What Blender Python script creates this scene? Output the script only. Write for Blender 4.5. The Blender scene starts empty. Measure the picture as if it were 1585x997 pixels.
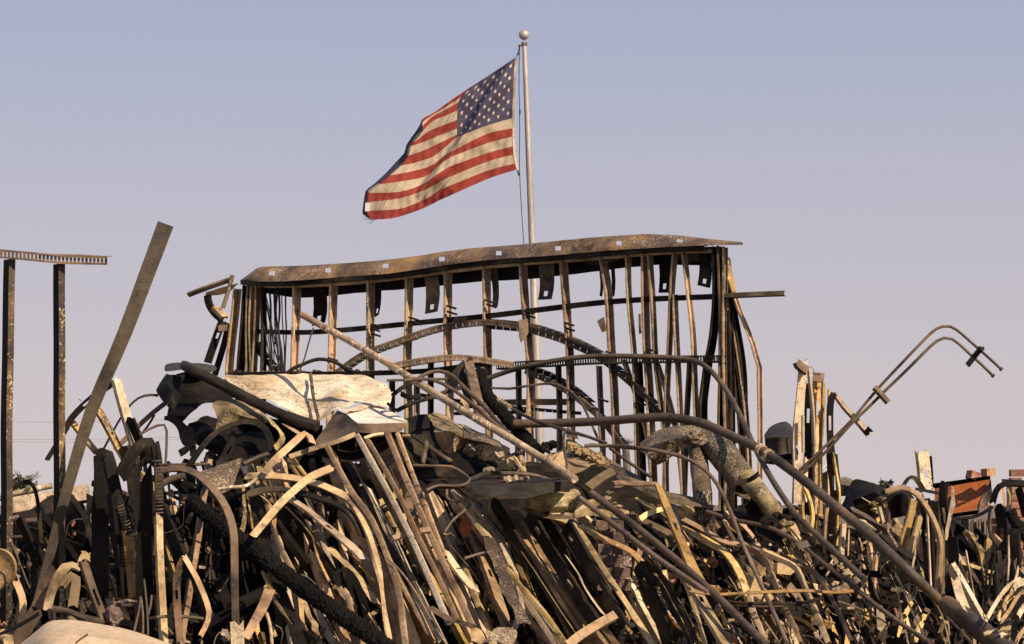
import bpy, bmesh, math, random
from mathutils import Vector, Matrix, noise
R = math.radians
rnd = random.Random(7)
SC = bpy.context.scene
COL = SC.collection

# ------------------------------------------------------------------ camera
FPX = 3728.0                      # focal length in photograph pixels (1585 wide)
CX, CY, HORIZON = 792.5, 498.5, 780.0
CAM_Z = 1.7
PITCH = math.atan((HORIZON - CY) / FPX)
cam_data = bpy.data.cameras.new('camera')
cam_data.sensor_width = 36.0
cam_data.lens = 36.0 * FPX / 1585.0
cam_data.clip_start = 0.1
cam_data.clip_end = 6000
cam = bpy.data.objects.new('camera', cam_data)
COL.objects.link(cam)
cam.location = (0, 0, CAM_Z)
cam.rotation_euler = (R(90) + PITCH, 0, 0)
SC.camera = cam

# ------------------------------------------------------------------ sky, sun, exposure
SUN_AZ, SUN_EL = R(49), R(38)     # azimuth: degrees behind "due right" of the camera
SUN_DIR = Vector((math.cos(SUN_AZ) * math.cos(SUN_EL), -math.sin(SUN_AZ) * math.cos(SUN_EL), math.sin(SUN_EL)))
world = bpy.data.worlds.new("World")
SC.world = world
world.use_nodes = True
wn, wl = world.node_tree.nodes, world.node_tree.links
bg = wn['Background']
sky = wn.new('ShaderNodeTexSky')
sky.sky_type = 'NISHITA'
sky.sun_disc = False
sky.sun_elevation = SUN_EL
sky.sun_rotation = math.atan2(SUN_DIR.x, SUN_DIR.y)
sky.air_density = 1.0
sky.dust_density = 3.0
sky.ozone_density = 2.0
# smoky haze: the Nishita sky is veiled, more so towards the horizon, the same in every direction
wtc = wn.new('ShaderNodeTexCoord')
wsep = wn.new('ShaderNodeSeparateXYZ')
wl.new(wtc.outputs['Generated'], wsep.inputs[0])
wr = wn.new('ShaderNodeValToRGB')
wl.new(wsep.outputs['Z'], wr.inputs[0])
SKY_STR = 0.079
el = wr.color_ramp.elements
el[0].position = 0.0; el[0].color = (7.7, 6.75, 6.8, 1)
el[1].position = 0.22; el[1].color = (4.1, 4.4, 6.0, 1)
e = el.new(0.08); e.color = (6.15, 5.6, 6.15, 1)
e = el.new(0.6); e.color = (1.6, 2.1, 3.5, 1)
wmix = wn.new('ShaderNodeMix'); wmix.data_type = 'RGBA'
wmix.inputs['Factor'].default_value = 0.82
wl.new(sky.outputs[0], wmix.inputs['A'])
wl.new(wr.outputs[0], wmix.inputs['B'])
wl.new(wmix.outputs['Result'], bg.inputs[0])
bg.inputs[1].default_value = SKY_STR
sun_data = bpy.data.lights.new('sun', 'SUN')
sun_data.energy = 5.0
sun_data.angle = R(0.5)
sun_data.color = (1.0, 0.80, 0.575)
sun = bpy.data.objects.new('sun', sun_data)
COL.objects.link(sun)
sun.rotation_euler = (-SUN_DIR).to_track_quat('-Z', 'Y').to_euler()
SC.view_settings.view_transform = 'Standard'
SC.view_settings.look = 'None'
SC.view_settings.exposure = 0.35
SC.view_settings.gamma = 1.0

# ------------------------------------------------------------------ places
def W(px, py, d):
    """the place seen at photograph pixel (px, py), d metres ahead"""
    x = (px - CX) / FPX; y = (CY - py) / FPX
    cp, sp = math.cos(PITCH), math.sin(PITCH)
    v = Vector((x, cp - y * sp, sp + y * cp))
    return Vector((0, 0, CAM_Z)) + v * (d / v.y)
FR = dict(z=(0, 0, 1), a=(0, 330, 3.02), b=(0, 640, 2.793), c=(270, 340, 3.835), d=(640, 340, 3.833), e=(900, 340, 3.3225),
          f=(230, 540, 3.835), g=(600, 540, 3.835), h=(940, 560, 3.56), i=(300, 720, 3.6), j=(600, 720, 3.6), k=(900, 720, 3.6),
          l=(1220, 700, 3.356), m=(1200, 480, 3.561), n=(540, 30, 2.85), o=(1420, 680, 3.56), p=(0, 560, 4.531), q=(680, 540, 6.233),
          r=(1220, 540, 6.233), s=(1240, 700, 6.233), t=(840, 640, 6.233), u=(1120, 820, 5.635), v=(500, 660, 5.635), w=(1380, 820, 5.634))
def px(fr, x, y):
    ox, oy, s = FR[fr]
    return ox + x / s, oy + y / s
def heap_depth(py):               # the heap leans back: 13.2 m at the picture's foot, 15.3 m at its crest
    return 13.2 + (997 - py) * 0.006
def place(fr, pt, dz=0.0, depth=None):
    x, y = px(fr, pt[0], pt[1])
    d = (heap_depth(y) if depth is None else depth) + dz + (pt[2] if len(pt) > 2 else 0)
    return W(x, y, d)

# ------------------------------------------------------------------ objects
def tag(o, label=None, cat=None, group=None, kind=None):
    if label: o['label'] = label
    if cat: o['category'] = cat
    if group: o['group'] = group
    if kind: o['kind'] = kind
    return o
def empty(name, loc, label=None, cat=None, group=None):
    o = bpy.data.objects.new(name, None)
    o.empty_display_size = 0.1
    COL.objects.link(o)
    o.location = loc
    return tag(o, label, cat, group)
def wloc(o):
    v = Vector(o.location)
    while o.parent:
        o = o.parent; v += Vector(o.location)
    return v
def mk(name, verts, faces, mats, parent=None, idx=None, smooth=True, angle=38, origin=None):
    if not isinstance(mats, (list, tuple)): mats = [mats]
    vs = [Vector(v) for v in verts]
    if origin is None:
        n = len(vs)
        origin = Vector((sum(v.x for v in vs) / n, sum(v.y for v in vs) / n, min(v.z for v in vs)))
    me = bpy.data.meshes.new(name)
    me.from_pydata([v - origin for v in vs], [], faces)
    for m in mats: me.materials.append(m)
    if idx: me.polygons.foreach_set('material_index', idx)
    me.validate()
    if smooth:
        me.shade_smooth()
        me.set_sharp_from_angle(angle=R(angle))
    me.update()
    o = bpy.data.objects.new(name, me)
    COL.objects.link(o)
    if parent:
        o.parent = parent
        o.location = origin - wloc(parent)
    else:
        o.location = origin
    return o

def spline(pts, step):
    """Catmull-Rom through pts, resampled about every `step`; returns points and their place 0..1"""
    P = [Vector(p) for p in pts]
    if len(P) == 2:
        L = (P[1] - P[0]).length
        n = max(2, int(L / step) + 1)
        return [P[0].lerp(P[1], i / (n - 1)) for i in range(n)]
    out = []
    for i in range(len(P) - 1):
        p1, p2 = P[i], P[i + 1]
        p0 = P[i - 1] if i else p1 * 2 - p2
        p3 = P[i + 2] if i + 2 < len(P) else p2 * 2 - p1
        l1, l0, l2 = (p2 - p1).length, (p1 - p0).length, (p3 - p2).length
        # tangents limited by segment length so that sharp bends stay tight
        m1 = (p2 - p0).normalized() * l1 * min(1, 2 * l0 / (l0 + l1)) if (p2 - p0).length > 1e-6 else p2 - p1
        m2 = (p3 - p1).normalized() * l1 * min(1, 2 * l2 / (l2 + l1)) if (p3 - p1).length > 1e-6 else p2 - p1
        n = max(2, int(l1 / step) + 1)
        for k in range(n):
            t = k / n
            t2, t3 = t * t, t * t * t
            out.append(p1 * (2 * t3 - 3 * t2 + 1) + m1 * (t3 - 2 * t2 + t) + p2 * (-2 * t3 + 3 * t2) + m2 * (t3 - t2))
    out.append(P[-1])
    return out
HINT = dict(F=(0, -1, .12), R=(.75, -.66, .1), RR=(.93, -.36, .1), U=(.1, -.62, .78), RU=(.5, -.6, .62), L=(-.62, -.78, 0), D=(0, -.75, -.66),
            LU=(-.5, -.6, .62), UU=(.1, -.25, .96), LL=(-.85, -.52, 0), RD=(.6, -.6, -.5))
def hint(n): return Vector(HINT[n] if isinstance(n, str) else n).normalized()

def cuts(rows, L, holes, phase=0.25):
    """row stations along a length L with pairs bounding each punched hole"""
    st = [i / rows for i in range(rows + 1)]
    hs = []
    if holes:
        every, hl = holes
        s = every * phase
        while s + hl < L - 0.03:
            hs.append((s / L, (s + hl) / L)); s += every
    for a, b in hs:
        st = [x for x in st if not (a - .25 / rows < x < b + .25 / rows)] + [a, b]
    return sorted(st), hs
def along(P, s):
    n = len(P) - 1
    f = min(max(s, 0), 1) * n
    i = min(int(f), n - 1)
    return P[i].lerp(P[i + 1], f - i)
def evenly(P, n):
    L = [0]
    for a, b in zip(P, P[1:]): L.append(L[-1] + (b - a).length)
    out = []; j = 0
    for k in range(n + 1):
        s = L[-1] * k / n
        while j < len(L) - 2 and L[j + 1] < s: j += 1
        d = L[j + 1] - L[j]
        out.append(P[j].lerp(P[j + 1], (s - L[j]) / d if d > 1e-9 else 0))
    return out, L[-1]

def section(kind, w, f):
    """cross-section points (across, out) and which cell carries the punched holes"""
    h = w / 2
    if kind == 'C': return [(-h + f * .06, -f), (-h, -f * .9), (-h, 0), (-.17 * w, 0), (.17 * w, 0), (h, 0), (h, -f * .9), (h - f * .06, -f)], 3
    if kind == 'L': return [(-h, -f), (-h, 0), (-.17 * w, 0), (.17 * w, 0), (h, 0)], 2
    if kind == 'flat': return [(-h, 0), (-.17 * w, .03 * w), (.17 * w, .03 * w), (h, 0)], 1
    if kind == 'track': return [(-h, -f), (-h, 0), (-.3 * w, 0), (.3 * w, 0), (h, 0), (h, -f)], 2
def sweep_mesh(P3, kind, w, n, f=None, w2=None, n2=None, holes=None, wob=0.0, seed=0.0, step=.07, phase=.25, sp=True, crush=0.0):
    f = w * .45 if f is None else f
    P = spline(P3, step) if sp else [Vector(p) for p in P3]
    rows = max(3, len(P) - 1)
    P, L = evenly(P, rows)
    st, hs = cuts(rows, L, holes, phase)
    n1 = hint(n); nn2 = hint(n2) if n2 else n1
    prof, cell = section(kind, w, f)
    m = len(prof)
    vs, fs = [], []
    prevA = None
    rb_ = random.Random(int(seed * 977) + 5)
    bk = [(rb_.uniform(.08, .92), rb_.uniform(-.22, .22), rb_.uniform(.03, .07), rb_.choice((-1, 1))) for _ in range(int(L * 1.2 * min(1, wob * 3) + rb_.random()))]
    for s in st:
        p = along(P, s)
        t = (along(P, s + .4 / rows) - along(P, s - .4 / rows)).normalized()
        N = n1.lerp(nn2, s * s * (3 - 2 * s))
        A = t.cross(N)
        if A.length < .05: A = prevA or t.orthogonal()
        A.normalize()
        if prevA and A.dot(prevA) < 0 and A.length: A = A
        prevA = A
        N = A.cross(t).normalized()
        k = 1 + ((w2 / w) - 1) * s if w2 else 1
        if wob:
            tw = noise.noise(Vector((seed * 13.7, s * L * 1.6, 1.3))) * wob * 1.1
            A, N = A * math.cos(tw) + N * math.sin(tw), N * math.cos(tw) - A * math.sin(tw)
        spl = 1 + .9 * min(1, wob * 3) * noise.noise(Vector((seed * 4.7, s * L * 2.3, 9.1)))
        for q, (a, b) in enumerate(prof):
            v = p + A * (a * k) + N * (b * k * spl)
            if wob:
                v += N * noise.noise(Vector((seed * 7.1 + q * .45, s * L * 2.6, 7.7))) * wob * w * .22
                v += A * noise.noise(Vector((seed * 3.3 + q * .3, s * L * 3.0, 2.2))) * wob * w * .16
                for sb, am, wid_, sg in bk:
                    e_ = 1 - abs(s - sb) * L / wid_
                    if e_ > 0: v += N * (am * w * e_ * (1 if sg * a > 0 else .25))
                if s in (0, 1) or s < 1e-6 or s > 1 - 1e-6: v += t * rb_.uniform(-.25, .25) * w
                if crush and (q == 0 or q == m - 1):
                    v += N * noise.noise(Vector((seed * 5.1, s * L * 9, q))) * crush * w
            vs.append(v)
    for r in range(len(st) - 1):
        mid = (st[r] + st[r + 1]) / 2
        inh = any(a < mid < b for a, b in hs)
        for q in range(m - 1):
            if inh and q == cell: continue
            i = r * m + q
            fs.append((i, i + 1, i + m + 1, i + m))
    return vs, fs
def tube_mesh(P3, r, sides=10, r2=None, step=.07, bump=0.0, seed=0.0, cap=True, sp=True):
    P = spline(P3, step) if sp else [Vector(p) for p in P3]
    P, L = evenly(P, max(2, len(P) - 1))
    n = len(P)
    t = (P[1] - P[0]).normalized()
    A = t.orthogonal().normalized()
    vs, fs = [], []
    for i, p in enumerate(P):
        t = (P[min(i + 1, n - 1)] - P[max(i - 1, 0)]).normalized()
        A = (A - t * A.dot(t)).normalized()
        B = t.cross(A)
        s = i / (n - 1)
        rr = r if r2 is None else r + (r2 - r) * s
        for q in range(sides):
            th = 2 * math.pi * q / sides
            k = rr
            if bump: k *= 1 + bump * noise.noise(Vector((math.cos(th) * 2 + seed * 9, math.sin(th) * 2, s * L / r * .45)))
            vs.append(p + A * math.cos(th) * k + B * math.sin(th) * k)
    for i in range(n - 1):
        for q in range(sides):
            a = i * sides + q; b = i * sides + (q + 1) % sides
            fs.append((a, b, b + sides, a + sides))
    if cap:
        fs.append(tuple(range(sides))[::-1]); fs.append(tuple(range((n - 1) * sides, n * sides)))
    return vs, fs
def box_mesh(P3, w, t, n, w2=None, step=.2, n2=None, seed=0.0, rough=0.0):
    """a solid bar of section w x t along a path"""
    P = spline(P3, step); P, L = evenly(P, max(2, len(P) - 1))
    n1 = hint(n); nn2 = hint(n2) if n2 else n1
    vs, fs = [], []
    for i, p in enumerate(P):
        s = i / (len(P) - 1)
        tt = (P[min(i + 1, len(P) - 1)] - P[max(i - 1, 0)]).normalized()
        N = n1.lerp(nn2, s)
        A = tt.cross(N).normalized(); N = A.cross(tt)
        k = 1 + ((w2 / w) - 1) * s if w2 else 1
        for a, b in ((-.5, -.5), (.5, -.5), (.5, .5), (-.5, .5)):
            j = rough * w * noise.noise(Vector((seed + a * 3, b * 3, s * L * 5))) if rough else 0
            vs.append(p + A * (a * w * k + j) + N * (b * t * k + j))
    for i in range(len(P) - 1):
        for q in range(4):
            a = i * 4 + q; b = i * 4 + (q + 1) % 4
            fs.append((a, b, b + 4, a + 4))
    fs.append((3, 2, 1, 0)); k = (len(P) - 1) * 4; fs.append((k, k + 1, k + 2, k + 3))
    return vs, fs
def join(*ms):
    vs, fs = [], []
    for v, f in ms:
        o = len(vs); vs += list(v); fs += [tuple(i + o for i in q) for q in f]
    return vs, fs
def cube(c, sx, sy, sz, rot=None):
    c = Vector(c); M = rot or Matrix.Identity(3)
    vs = [c + M @ Vector((x * sx / 2, y * sy / 2, z * sz / 2)) for z in (-1, 1) for x, y in ((-1, -1), (1, -1), (1, 1), (-1, 1))]
    return vs, [(3, 2, 1, 0), (4, 5, 6, 7), (0, 1, 5, 4), (1, 2, 6, 5), (2, 3, 7, 6), (3, 0, 4, 7)]
def loft_mesh(rails, cols, rows, crumple=0.0, freq=3.0, seed=0.0, close=False, thick=0.0):
    """a sheet through several rails (polylines of world points)"""
    Rl = []
    for r in rails:
        P = spline(r, .05) if len(r) > 1 else [Vector(r[0])] * 2
        Rl.append(evenly(P, cols)[0])
    grid = []
    for c in range(cols + 1):
        colp = [r[c] for r in Rl]
        if close: colp = colp + [colp[0]]
        P = []
        seg = len(colp) - 1
        for k in range(seg):
            m = max(1, rows // seg)
            for q in range(m): P.append(colp[k].lerp(colp[k + 1], q / m))
        P.append(colp[-1])
        grid.append(P)
    m = len(grid[0])
    vs = []
    for c, colp in enumerate(grid):
        for v in colp:
            if crumple:
                q = v * freq + Vector((seed * 11, seed * 5, 0))
                # ridged noise: creases and flats like beaten sheet
                d = noise.noise_vector(q) * crumple
                d += noise.noise_vector(q * 2.3) * crumple * .45
                d2 = noise.voronoi(q * 1.3)[0]
                d += Vector((.3, -1, .5)) * (d2[1] - d2[0] - .3) * crumple * .8
                v = v + d
            vs.append(v)
    fs = []
    for c in range(len(grid) - 1):
        for r in range(m - 1):
            i = c * m + r
            fs.append((i, i + m, i + m + 1, i + 1))
    return vs, fs
# ------------------------------------------------------------------ materials
def new_mat(name):
    m = bpy.data.materials.new(name); m.use_nodes = True
    return m, m.node_tree.nodes, m.node_tree.links, m.node_tree.nodes['Principled BSDF']
def surface(name, cols, soot=.35, soot_col=(.014, .012, .010), scale=2.2, rough=.6, metal=0.0, speck=0.0, speck_col=(.6, .53, .42), bump=.25,
            vary=.35, streak=1.0, speck_scale=70.0, fine=26.0, thr=0.62, hue=.012, spec=.3):
    """burnt metal and the like: large patches between three colours, soot clouds, fine grain, pale ash specks"""
    m, N, L, P = new_mat(name)
    tc = N.new('ShaderNodeTexCoord'); oi = N.new('ShaderNodeObjectInfo')
    mul = N.new('ShaderNodeVectorMath'); mul.operation = 'SCALE'; mul.inputs[0].default_value = (37.0, 61.0, 23.0)
    L.new(oi.outputs['Random'], mul.inputs['Scale'])
    add = N.new('ShaderNodeVectorMath'); add.operation = 'ADD'
    L.new(tc.outputs['Object'], add.inputs[0]); L.new(mul.outputs[0], add.inputs[1])
    mp = N.new('ShaderNodeMapping'); mp.inputs['Scale'].default_value = (1, 1, streak)
    L.new(add.outputs[0], mp.inputs[0])
    def noi(sc, det=5, rg=.6, dist=0.0, vec=mp):
        n = N.new('ShaderNodeTexNoise'); n.inputs['Scale'].default_value = sc; n.inputs['Detail'].default_value = det
        n.inputs['Roughness'].default_value = rg; n.inputs['Distortion'].default_value = dist
        L.new(vec.outputs[0], n.inputs['Vector']); return n
    def ramp(src, stops):
        r = N.new('ShaderNodeValToRGB'); L.new(src, r.inputs[0])
        e = r.color_ramp.elements
        e[0].position, e[0].color = stops[0][0], (*stops[0][1], 1)
        e[1].position, e[1].color = stops[-1][0], (*stops[-1][1], 1)
        for p, c in stops[1:-1]:
            x = e.new(p); x.color = (*c, 1)
        return r
    def mix(a, b, fac, mode='MIX'):
        x = N.new('ShaderNodeMix'); x.data_type = 'RGBA'; x.blend_type = mode
        for k, v in (('A', a), ('B', b)):
            if isinstance(v, tuple): x.inputs[k].default_value = (*v, 1)
            else: L.new(v, x.inputs[k])
        if isinstance(fac, float): x.inputs['Factor'].default_value = fac
        else: L.new(fac, x.inputs['Factor'])
        return x.outputs['Result']
    n1 = noi(scale, 6, .62, .15)
    k = len(cols)
    c = ramp(n1.outputs['Fac'], [(.33 + .34 * q / max(1, k - 1), cols[q]) for q in range(k)]).outputs[0]
    n2 = noi(fine, 4, .7)
    g = ramp(n2.outputs['Fac'], [(.25, (.62, .62, .62)), (.75, (1.3, 1.3, 1.3))]).outputs[0]
    c = mix(c, g, .75, 'MULTIPLY')
    if soot > 0:
        n3 = noi(scale * .8 + .5, 7, .66, .2, add)
        lo = .62 - soot * .42
        s = ramp(n3.outputs['Fac'], [(lo, (0, 0, 0)), (lo + .17, (1, 1, 1))])
        f = N.new('ShaderNodeMath'); f.operation = 'MULTIPLY'; f.inputs[1].default_value = .93
        L.new(s.outputs[0], f.inputs[0])
        c = mix(c, soot_col, f.outputs[0])
    if speck > 0:
        n4 = noi(speck_scale, 3, .8, 0, add); n5 = noi(scale * 1.7, 4, .6, 0, add)
        a = N.new('ShaderNodeMath'); a.operation = 'MULTIPLY_ADD'; a.inputs[1].default_value = .45
        L.new(n5.outputs['Fac'], a.inputs[0]); L.new(n4.outputs['Fac'], a.inputs[2])
        lo = thr + .22 - speck * .14
        s = ramp(a.outputs[0], [(lo, (0, 0, 0)), (lo + .06, (1, 1, 1))])
        c = mix(c, speck_col, s.outputs[0])
    if soot > .15:
        n6 = noi(scale * 5.5, 6, .75, .2, add)
        s6 = ramp(n6.outputs['Fac'], [(.56, (0, 0, 0)), (.70, (.8, .8, .8))])
        c = mix(c, tuple(x * .5 + .01 for x in soot_col), s6.outputs[0])
    if soot > .15 and cols[1][0] > .09:
        n7 = noi(scale * 14, 3, .6, 0, add)
        s7 = ramp(n7.outputs['Fac'], [(.60, (0, 0, 0)), (.72, (.55, .55, .55))])
        c = mix(c, (.20, .085, .03), s7.outputs[0])
    hs = N.new('ShaderNodeHueSaturation')
    mr = N.new('ShaderNodeMapRange'); mr.inputs['To Min'].default_value = 1 - vary; mr.inputs['To Max'].default_value = 1 + vary * .8
    L.new(oi.outputs['Random'], mr.inputs['Value']); L.new(mr.outputs[0], hs.inputs['Value'])
    fr = N.new('ShaderNodeMath'); fr.operation = 'FRACT'
    m7 = N.new('ShaderNodeMath'); m7.operation = 'MULTIPLY'; m7.inputs[1].default_value = 7.31
    L.new(oi.outputs['Random'], m7.inputs[0]); L.new(m7.outputs[0], fr.inputs[0])
    mh = N.new('ShaderNodeMapRange'); mh.inputs['To Min'].default_value = .5 - hue; mh.inputs['To Max'].default_value = .5 + hue
    L.new(fr.outputs[0], mh.inputs['Value']); L.new(mh.outputs[0], hs.inputs['Hue'])
    L.new(c, hs.inputs['Color'])
    L.new(hs.outputs[0], P.inputs['Base Color'])
    rr = N.new('ShaderNodeMapRange'); rr.inputs['To Min'].default_value = max(.1, rough - .15); rr.inputs['To Max'].default_value = min(1, rough + .18)
    L.new(n2.outputs['Fac'], rr.inputs['Value']); L.new(rr.outputs[0], P.inputs['Roughness'])
    P.inputs['Metallic'].default_value = metal
    P.inputs['Specular IOR Level'].default_value = spec
    if bump:
        nb = noi(fine * 2.2, 5, .7, 0, add)
        b = N.new('ShaderNodeBump'); b.inputs['Strength'].default_value = bump; b.inputs['Distance'].default_value = .006
        L.new(nb.outputs['Fac'], b.inputs['Height']); L.new(b.outputs[0], P.inputs['Normal'])
    return m
M = {}
M['tan'] = surface('tan_burnt_steel', [(.25, .165, .095), (.48, .335, .185), (.62, .46, .28)], soot=.24)
M['brown'] = surface('brown_burnt_steel', [(.09, .062, .04), (.19, .13, .08), (.28, .20, .125)], soot=.42)
M['gold'] = surface('ochre_burnt_steel', [(.28, .155, .05), (.52, .325, .105), (.64, .46, .20)], soot=.25, speck=.15)
M['cream'] = surface('cream_burnt_steel', [(.40, .31, .21), (.60, .48, .33), (.70, .60, .46)], soot=.22, speck=.1, speck_col=(.03, .03, .03))
M['dark'] = surface('dark_burnt_steel', [(.015, .012, .010), (.035, .027, .021), (.085, .063, .043)], soot=.45, vary=.3, soot_col=(.010, .010, .010), spec=.07)
M['black'] = surface('sooty_black_steel', [(.006, .005, .005), (.012, .010, .009), (.026, .021, .017)], soot=.3, vary=.25, soot_col=(.008, .008, .008), rough=.55, spec=.07)
M['grey'] = surface('bare_zinc_steel', [(.13, .125, .12), (.26, .25, .235), (.38, .36, .33)], soot=.3, metal=.3, rough=.5)
M['rust'] = surface('orange_rusted_steel', [(.13, .055, .028), (.27, .115, .045), (.38, .19, .085)], soot=.3)
M['frame'] = surface('frame_burnt_steel', [(.20, .145, .095), (.42, .30, .19), (.56, .42, .275)], soot=.25, speck=.1, speck_scale=40, soot_col=(.03, .027, .025))
M['fascia'] = surface('rust_stained_parapet', [(.075, .055, .045), (.13, .095, .075), (.25, .165, .08), (.38, .25, .10)], soot=.27, scale=2.4, streak=.4, speck=.1)
M['post'] = surface('soot_and_ochre_post', [(.05, .04, .032), (.105, .077, .052), (.24, .155, .07)], soot=.36, speck=.12, speck_col=(.55, .42, .24), speck_scale=45)
M['beam'] = surface('charred_grey_beam', [(.055, .044, .034), (.10, .078, .058), (.14, .11, .082)], soot=.2, soot_col=(.035, .03, .027), bump=.5)
M['rust_pipe'] = surface('rusted_pipe', [(.042, .032, .028), (.08, .058, .046), (.16, .10, .065)], soot=.2, speck=0, rough=.55, bump=.5)
M['conduit'] = surface('burnt_conduit', [(.07, .05, .038), (.12, .09, .066), (.2, .142, .096)], soot=.2, rough=.5, spec=.2)
M['pale_pipe'] = surface('ash_crusted_pipe', [(.17, .12, .075), (.34, .255, .155), (.50, .40, .26)], soot=.22, speck=.25, speck_col=(.72, .63, .5), speck_scale=30, bump=.9)
M['duct'] = surface('ash_speckled_duct', [(.045, .034, .026), (.10, .075, .053), (.19, .142, .092)], soot=.3, speck=.46, speck_col=(.50, .40, .27), speck_scale=75, bump=.9)
M['duct_pale'] = surface('peeling_pale_duct', [(.13, .085, .04), (.34, .245, .11), (.52, .42, .23)], soot=.36, speck=.15, scale=4, bump=.9)
M['white'] = surface('scorched_white_sheet', [(.38, .29, .16), (.64, .54, .38), (.76, .69, .55)], soot=.18, soot_col=(.09, .065, .03), speck=.12, speck_col=(.05, .04, .03), speck_scale=42, scale=2.0, vary=.06)
M['box_white'] = surface('pale_grey_cover', [(.60, .53, .44), (.74, .68, .60), (.80, .76, .70)], soot=.05, vary=.05)
M['tray'] = surface('black_tray_steel', [(.018, .016, .014), (.036, .031, .027), (.07, .056, .045)], soot=.3, vary=.05, rough=.5, spec=.07)
M['char'] = surface('charcoal', [(.004, .004, .0035), (.008, .0075, .007), (.018, .016, .014)], soot=0, rough=.6, bump=.9, fine=60, vary=.1, spec=.07)
M['ash'] = surface('ash_and_soot', [(.008, .007, .006), (.016, .013, .011), (.04, .03, .022)], soot=.35, scale=6, rough=.95, bump=.9, vary=.05, spec=.05)
M['ground'] = surface('burnt_ground', [(.10, .085, .07), (.17, .145, .115), (.24, .20, .16)], soot=.2, scale=.35, rough=.95, bump=.5, vary=0.0, soot_col=(.05, .045, .04))
M['orange'] = surface('scorched_orange_paint', [(.22, .06, .02), (.36, .10, .028), (.43, .135, .04)], soot=.03, soot_col=(.05, .03, .025), vary=.05, rough=.55)
M['brick'] = surface('sooty_brick', [(.20, .085, .05), (.33, .165, .10), (.42, .28, .19)], soot=.2, scale=5, bump=.9, vary=.4, rough=.9, hue=.02)
M['mortar'] = surface('old_mortar', [(.22, .19, .16), (.33, .29, .25), (.38, .34, .29)], soot=.25, scale=6, bump=.8, vary=.05, rough=.95)
M['block'] = surface('scorched_block', [(.075, .052, .042), (.13, .092, .075), (.17, .125, .1)], soot=.2, scale=5, bump=.9, vary=.25, rough=.9, speck=.15)
M['stucco'] = surface('grey_panel', [(.33, .29, .26), (.40, .36, .33), (.45, .41, .38)], soot=.12, scale=1.5, vary=.1, rough=.85)
M['peel'] = surface('peeled_wall', [(.06, .045, .045), (.20, .155, .13), (.36, .30, .26)], soot=.3, scale=3.0, streak=.18, vary=.05, rough=.9)
M['pole'] = surface('brushed_aluminium', [(.36, .33, .30), (.45, .415, .38), (.53, .49, .45)], soot=.04, soot_col=(.22, .2, .18), metal=.35, rough=.42, streak=.15, vary=0, bump=.08, hue=0)
M['rubble'] = surface('pale_rubble', [(.20, .15, .10), (.38, .30, .22), (.5, .42, .33)], soot=.3, scale=6, bump=.9, rough=.95)
M['canvas'] = surface('tan_dusty_sheet', [(.42, .31, .215), (.50, .385, .275), (.54, .42, .31)], soot=.02, scale=1.5, bump=.2, vary=0, rough=.85)
M['wire'] = surface('burnt_wire', [(.02, .02, .02), (.04, .036, .034), (.07, .06, .05)], soot=.2, vary=.2, spec=.07)
M['bark'] = surface('bark', [(.10, .08, .065), (.16, .13, .11), (.2, .17, .14)], soot=.1, rough=.9)
M['leaf'] = surface('grey_green_leaf', [(.07, .075, .055), (.10, .105, .075), (.13, .13, .10)], soot=0, rough=.8, bump=0)  # muted grey-green for the far crowns
M['bird'] = surface('feather', [(.08, .07, .07), (.12, .11, .1), (.15, .14, .13)], soot=0, bump=0)
def cloth(name, col, dirt=.25):
    return surface(name, [tuple(x * .86 for x in col), col, tuple(min(1, x * 1.08) for x in col)], soot=0, scale=2.5, fine=60, rough=.9, bump=.15, vary=0, hue=0)
M['flag_red'] = cloth('faded_red_cloth', (.25, .04, .03))
M['flag_white'] = cloth('soiled_white_cloth', (.42, .34, .25))
M['flag_blue'] = cloth('faded_blue_cloth', (.06, .055, .10))
M['flag_star'] = cloth('soiled_star_cloth', (.58, .50, .42))
M['flag_shade_thread'] = cloth('curl_shade_and_threads', (.05, .045, .075))  # dark for the shaded fly curl; the frayed threads share it
M['tag_white'] = cloth('white_tag', (.55, .58, .62))
# ------------------------------------------------------------------ ground
gs = 3000
mk('ground', [(-gs, -60, 0), (gs, -60, 0), (gs, gs, 0), (-gs, gs, 0)], [(0, 1, 2, 3)], M['ground'], smooth=False)['kind'] = 'structure'

# ------------------------------------------------------------------ the standing wall frame
WL_ = W(345, 560, 23.5); WR_ = W(1115, 545, 20.6)
WU = (WR_ - WL_); WU.z = 0; WU.normalize()
WN = Vector((-WU.y, WU.x, 0))            # into the wall, away from the camera
def WP(x, y, off=0.0):
    o = Vector((0, 0, CAM_Z)); d = W(x, y, 1.0) - o
    t = ((WL_ - o).dot(WN) + off) / d.dot(WN)
    return o + d * t
def cz(fr, *pts): return [px(fr, *p) for p in pts]
wall = empty('wall_frame', (0.0, 22.0, 0), 'tall burnt steel stud wall standing behind the heap, before the flagpole', 'wall frame')
def fixed(P, prof, A, B, step=.12, sp=True, twist=0.0, w2=1.0, wob=.0, seed=0):
    P = spline(P, step) if sp else P
    P, L = evenly(P, max(2, len(P) - 1)); vs, fs = [], []; m = len(prof)
    for i, p in enumerate(P):
        s = i / (len(P) - 1); th = twist * s; k = 1 + (w2 - 1) * s
        a2 = A * math.cos(th) + B * math.sin(th); b2 = B * math.cos(th) - A * math.sin(th)
        j = WU * noise.noise(Vector((seed * 3.1, s * L * 1.5, 0))) * wob
        for a, b in prof: vs.append(p + a2 * a * k + b2 * b * k + j)
    for i in range(len(P) - 1):
        for q in range(m - 1):
            a = i * m + q; fs.append((a, a + 1, a + m + 1, a + m))
    return vs, fs
STUD = [(.003, .01), (.003, 0), (-.011, 0), (-.011, .07), (.012, .07), (.012, .06)]
STUDB = [(.004, .012), (.004, 0), (-.014, 0), (-.014, .092), (.022, .092), (.022, .08)]
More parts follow.
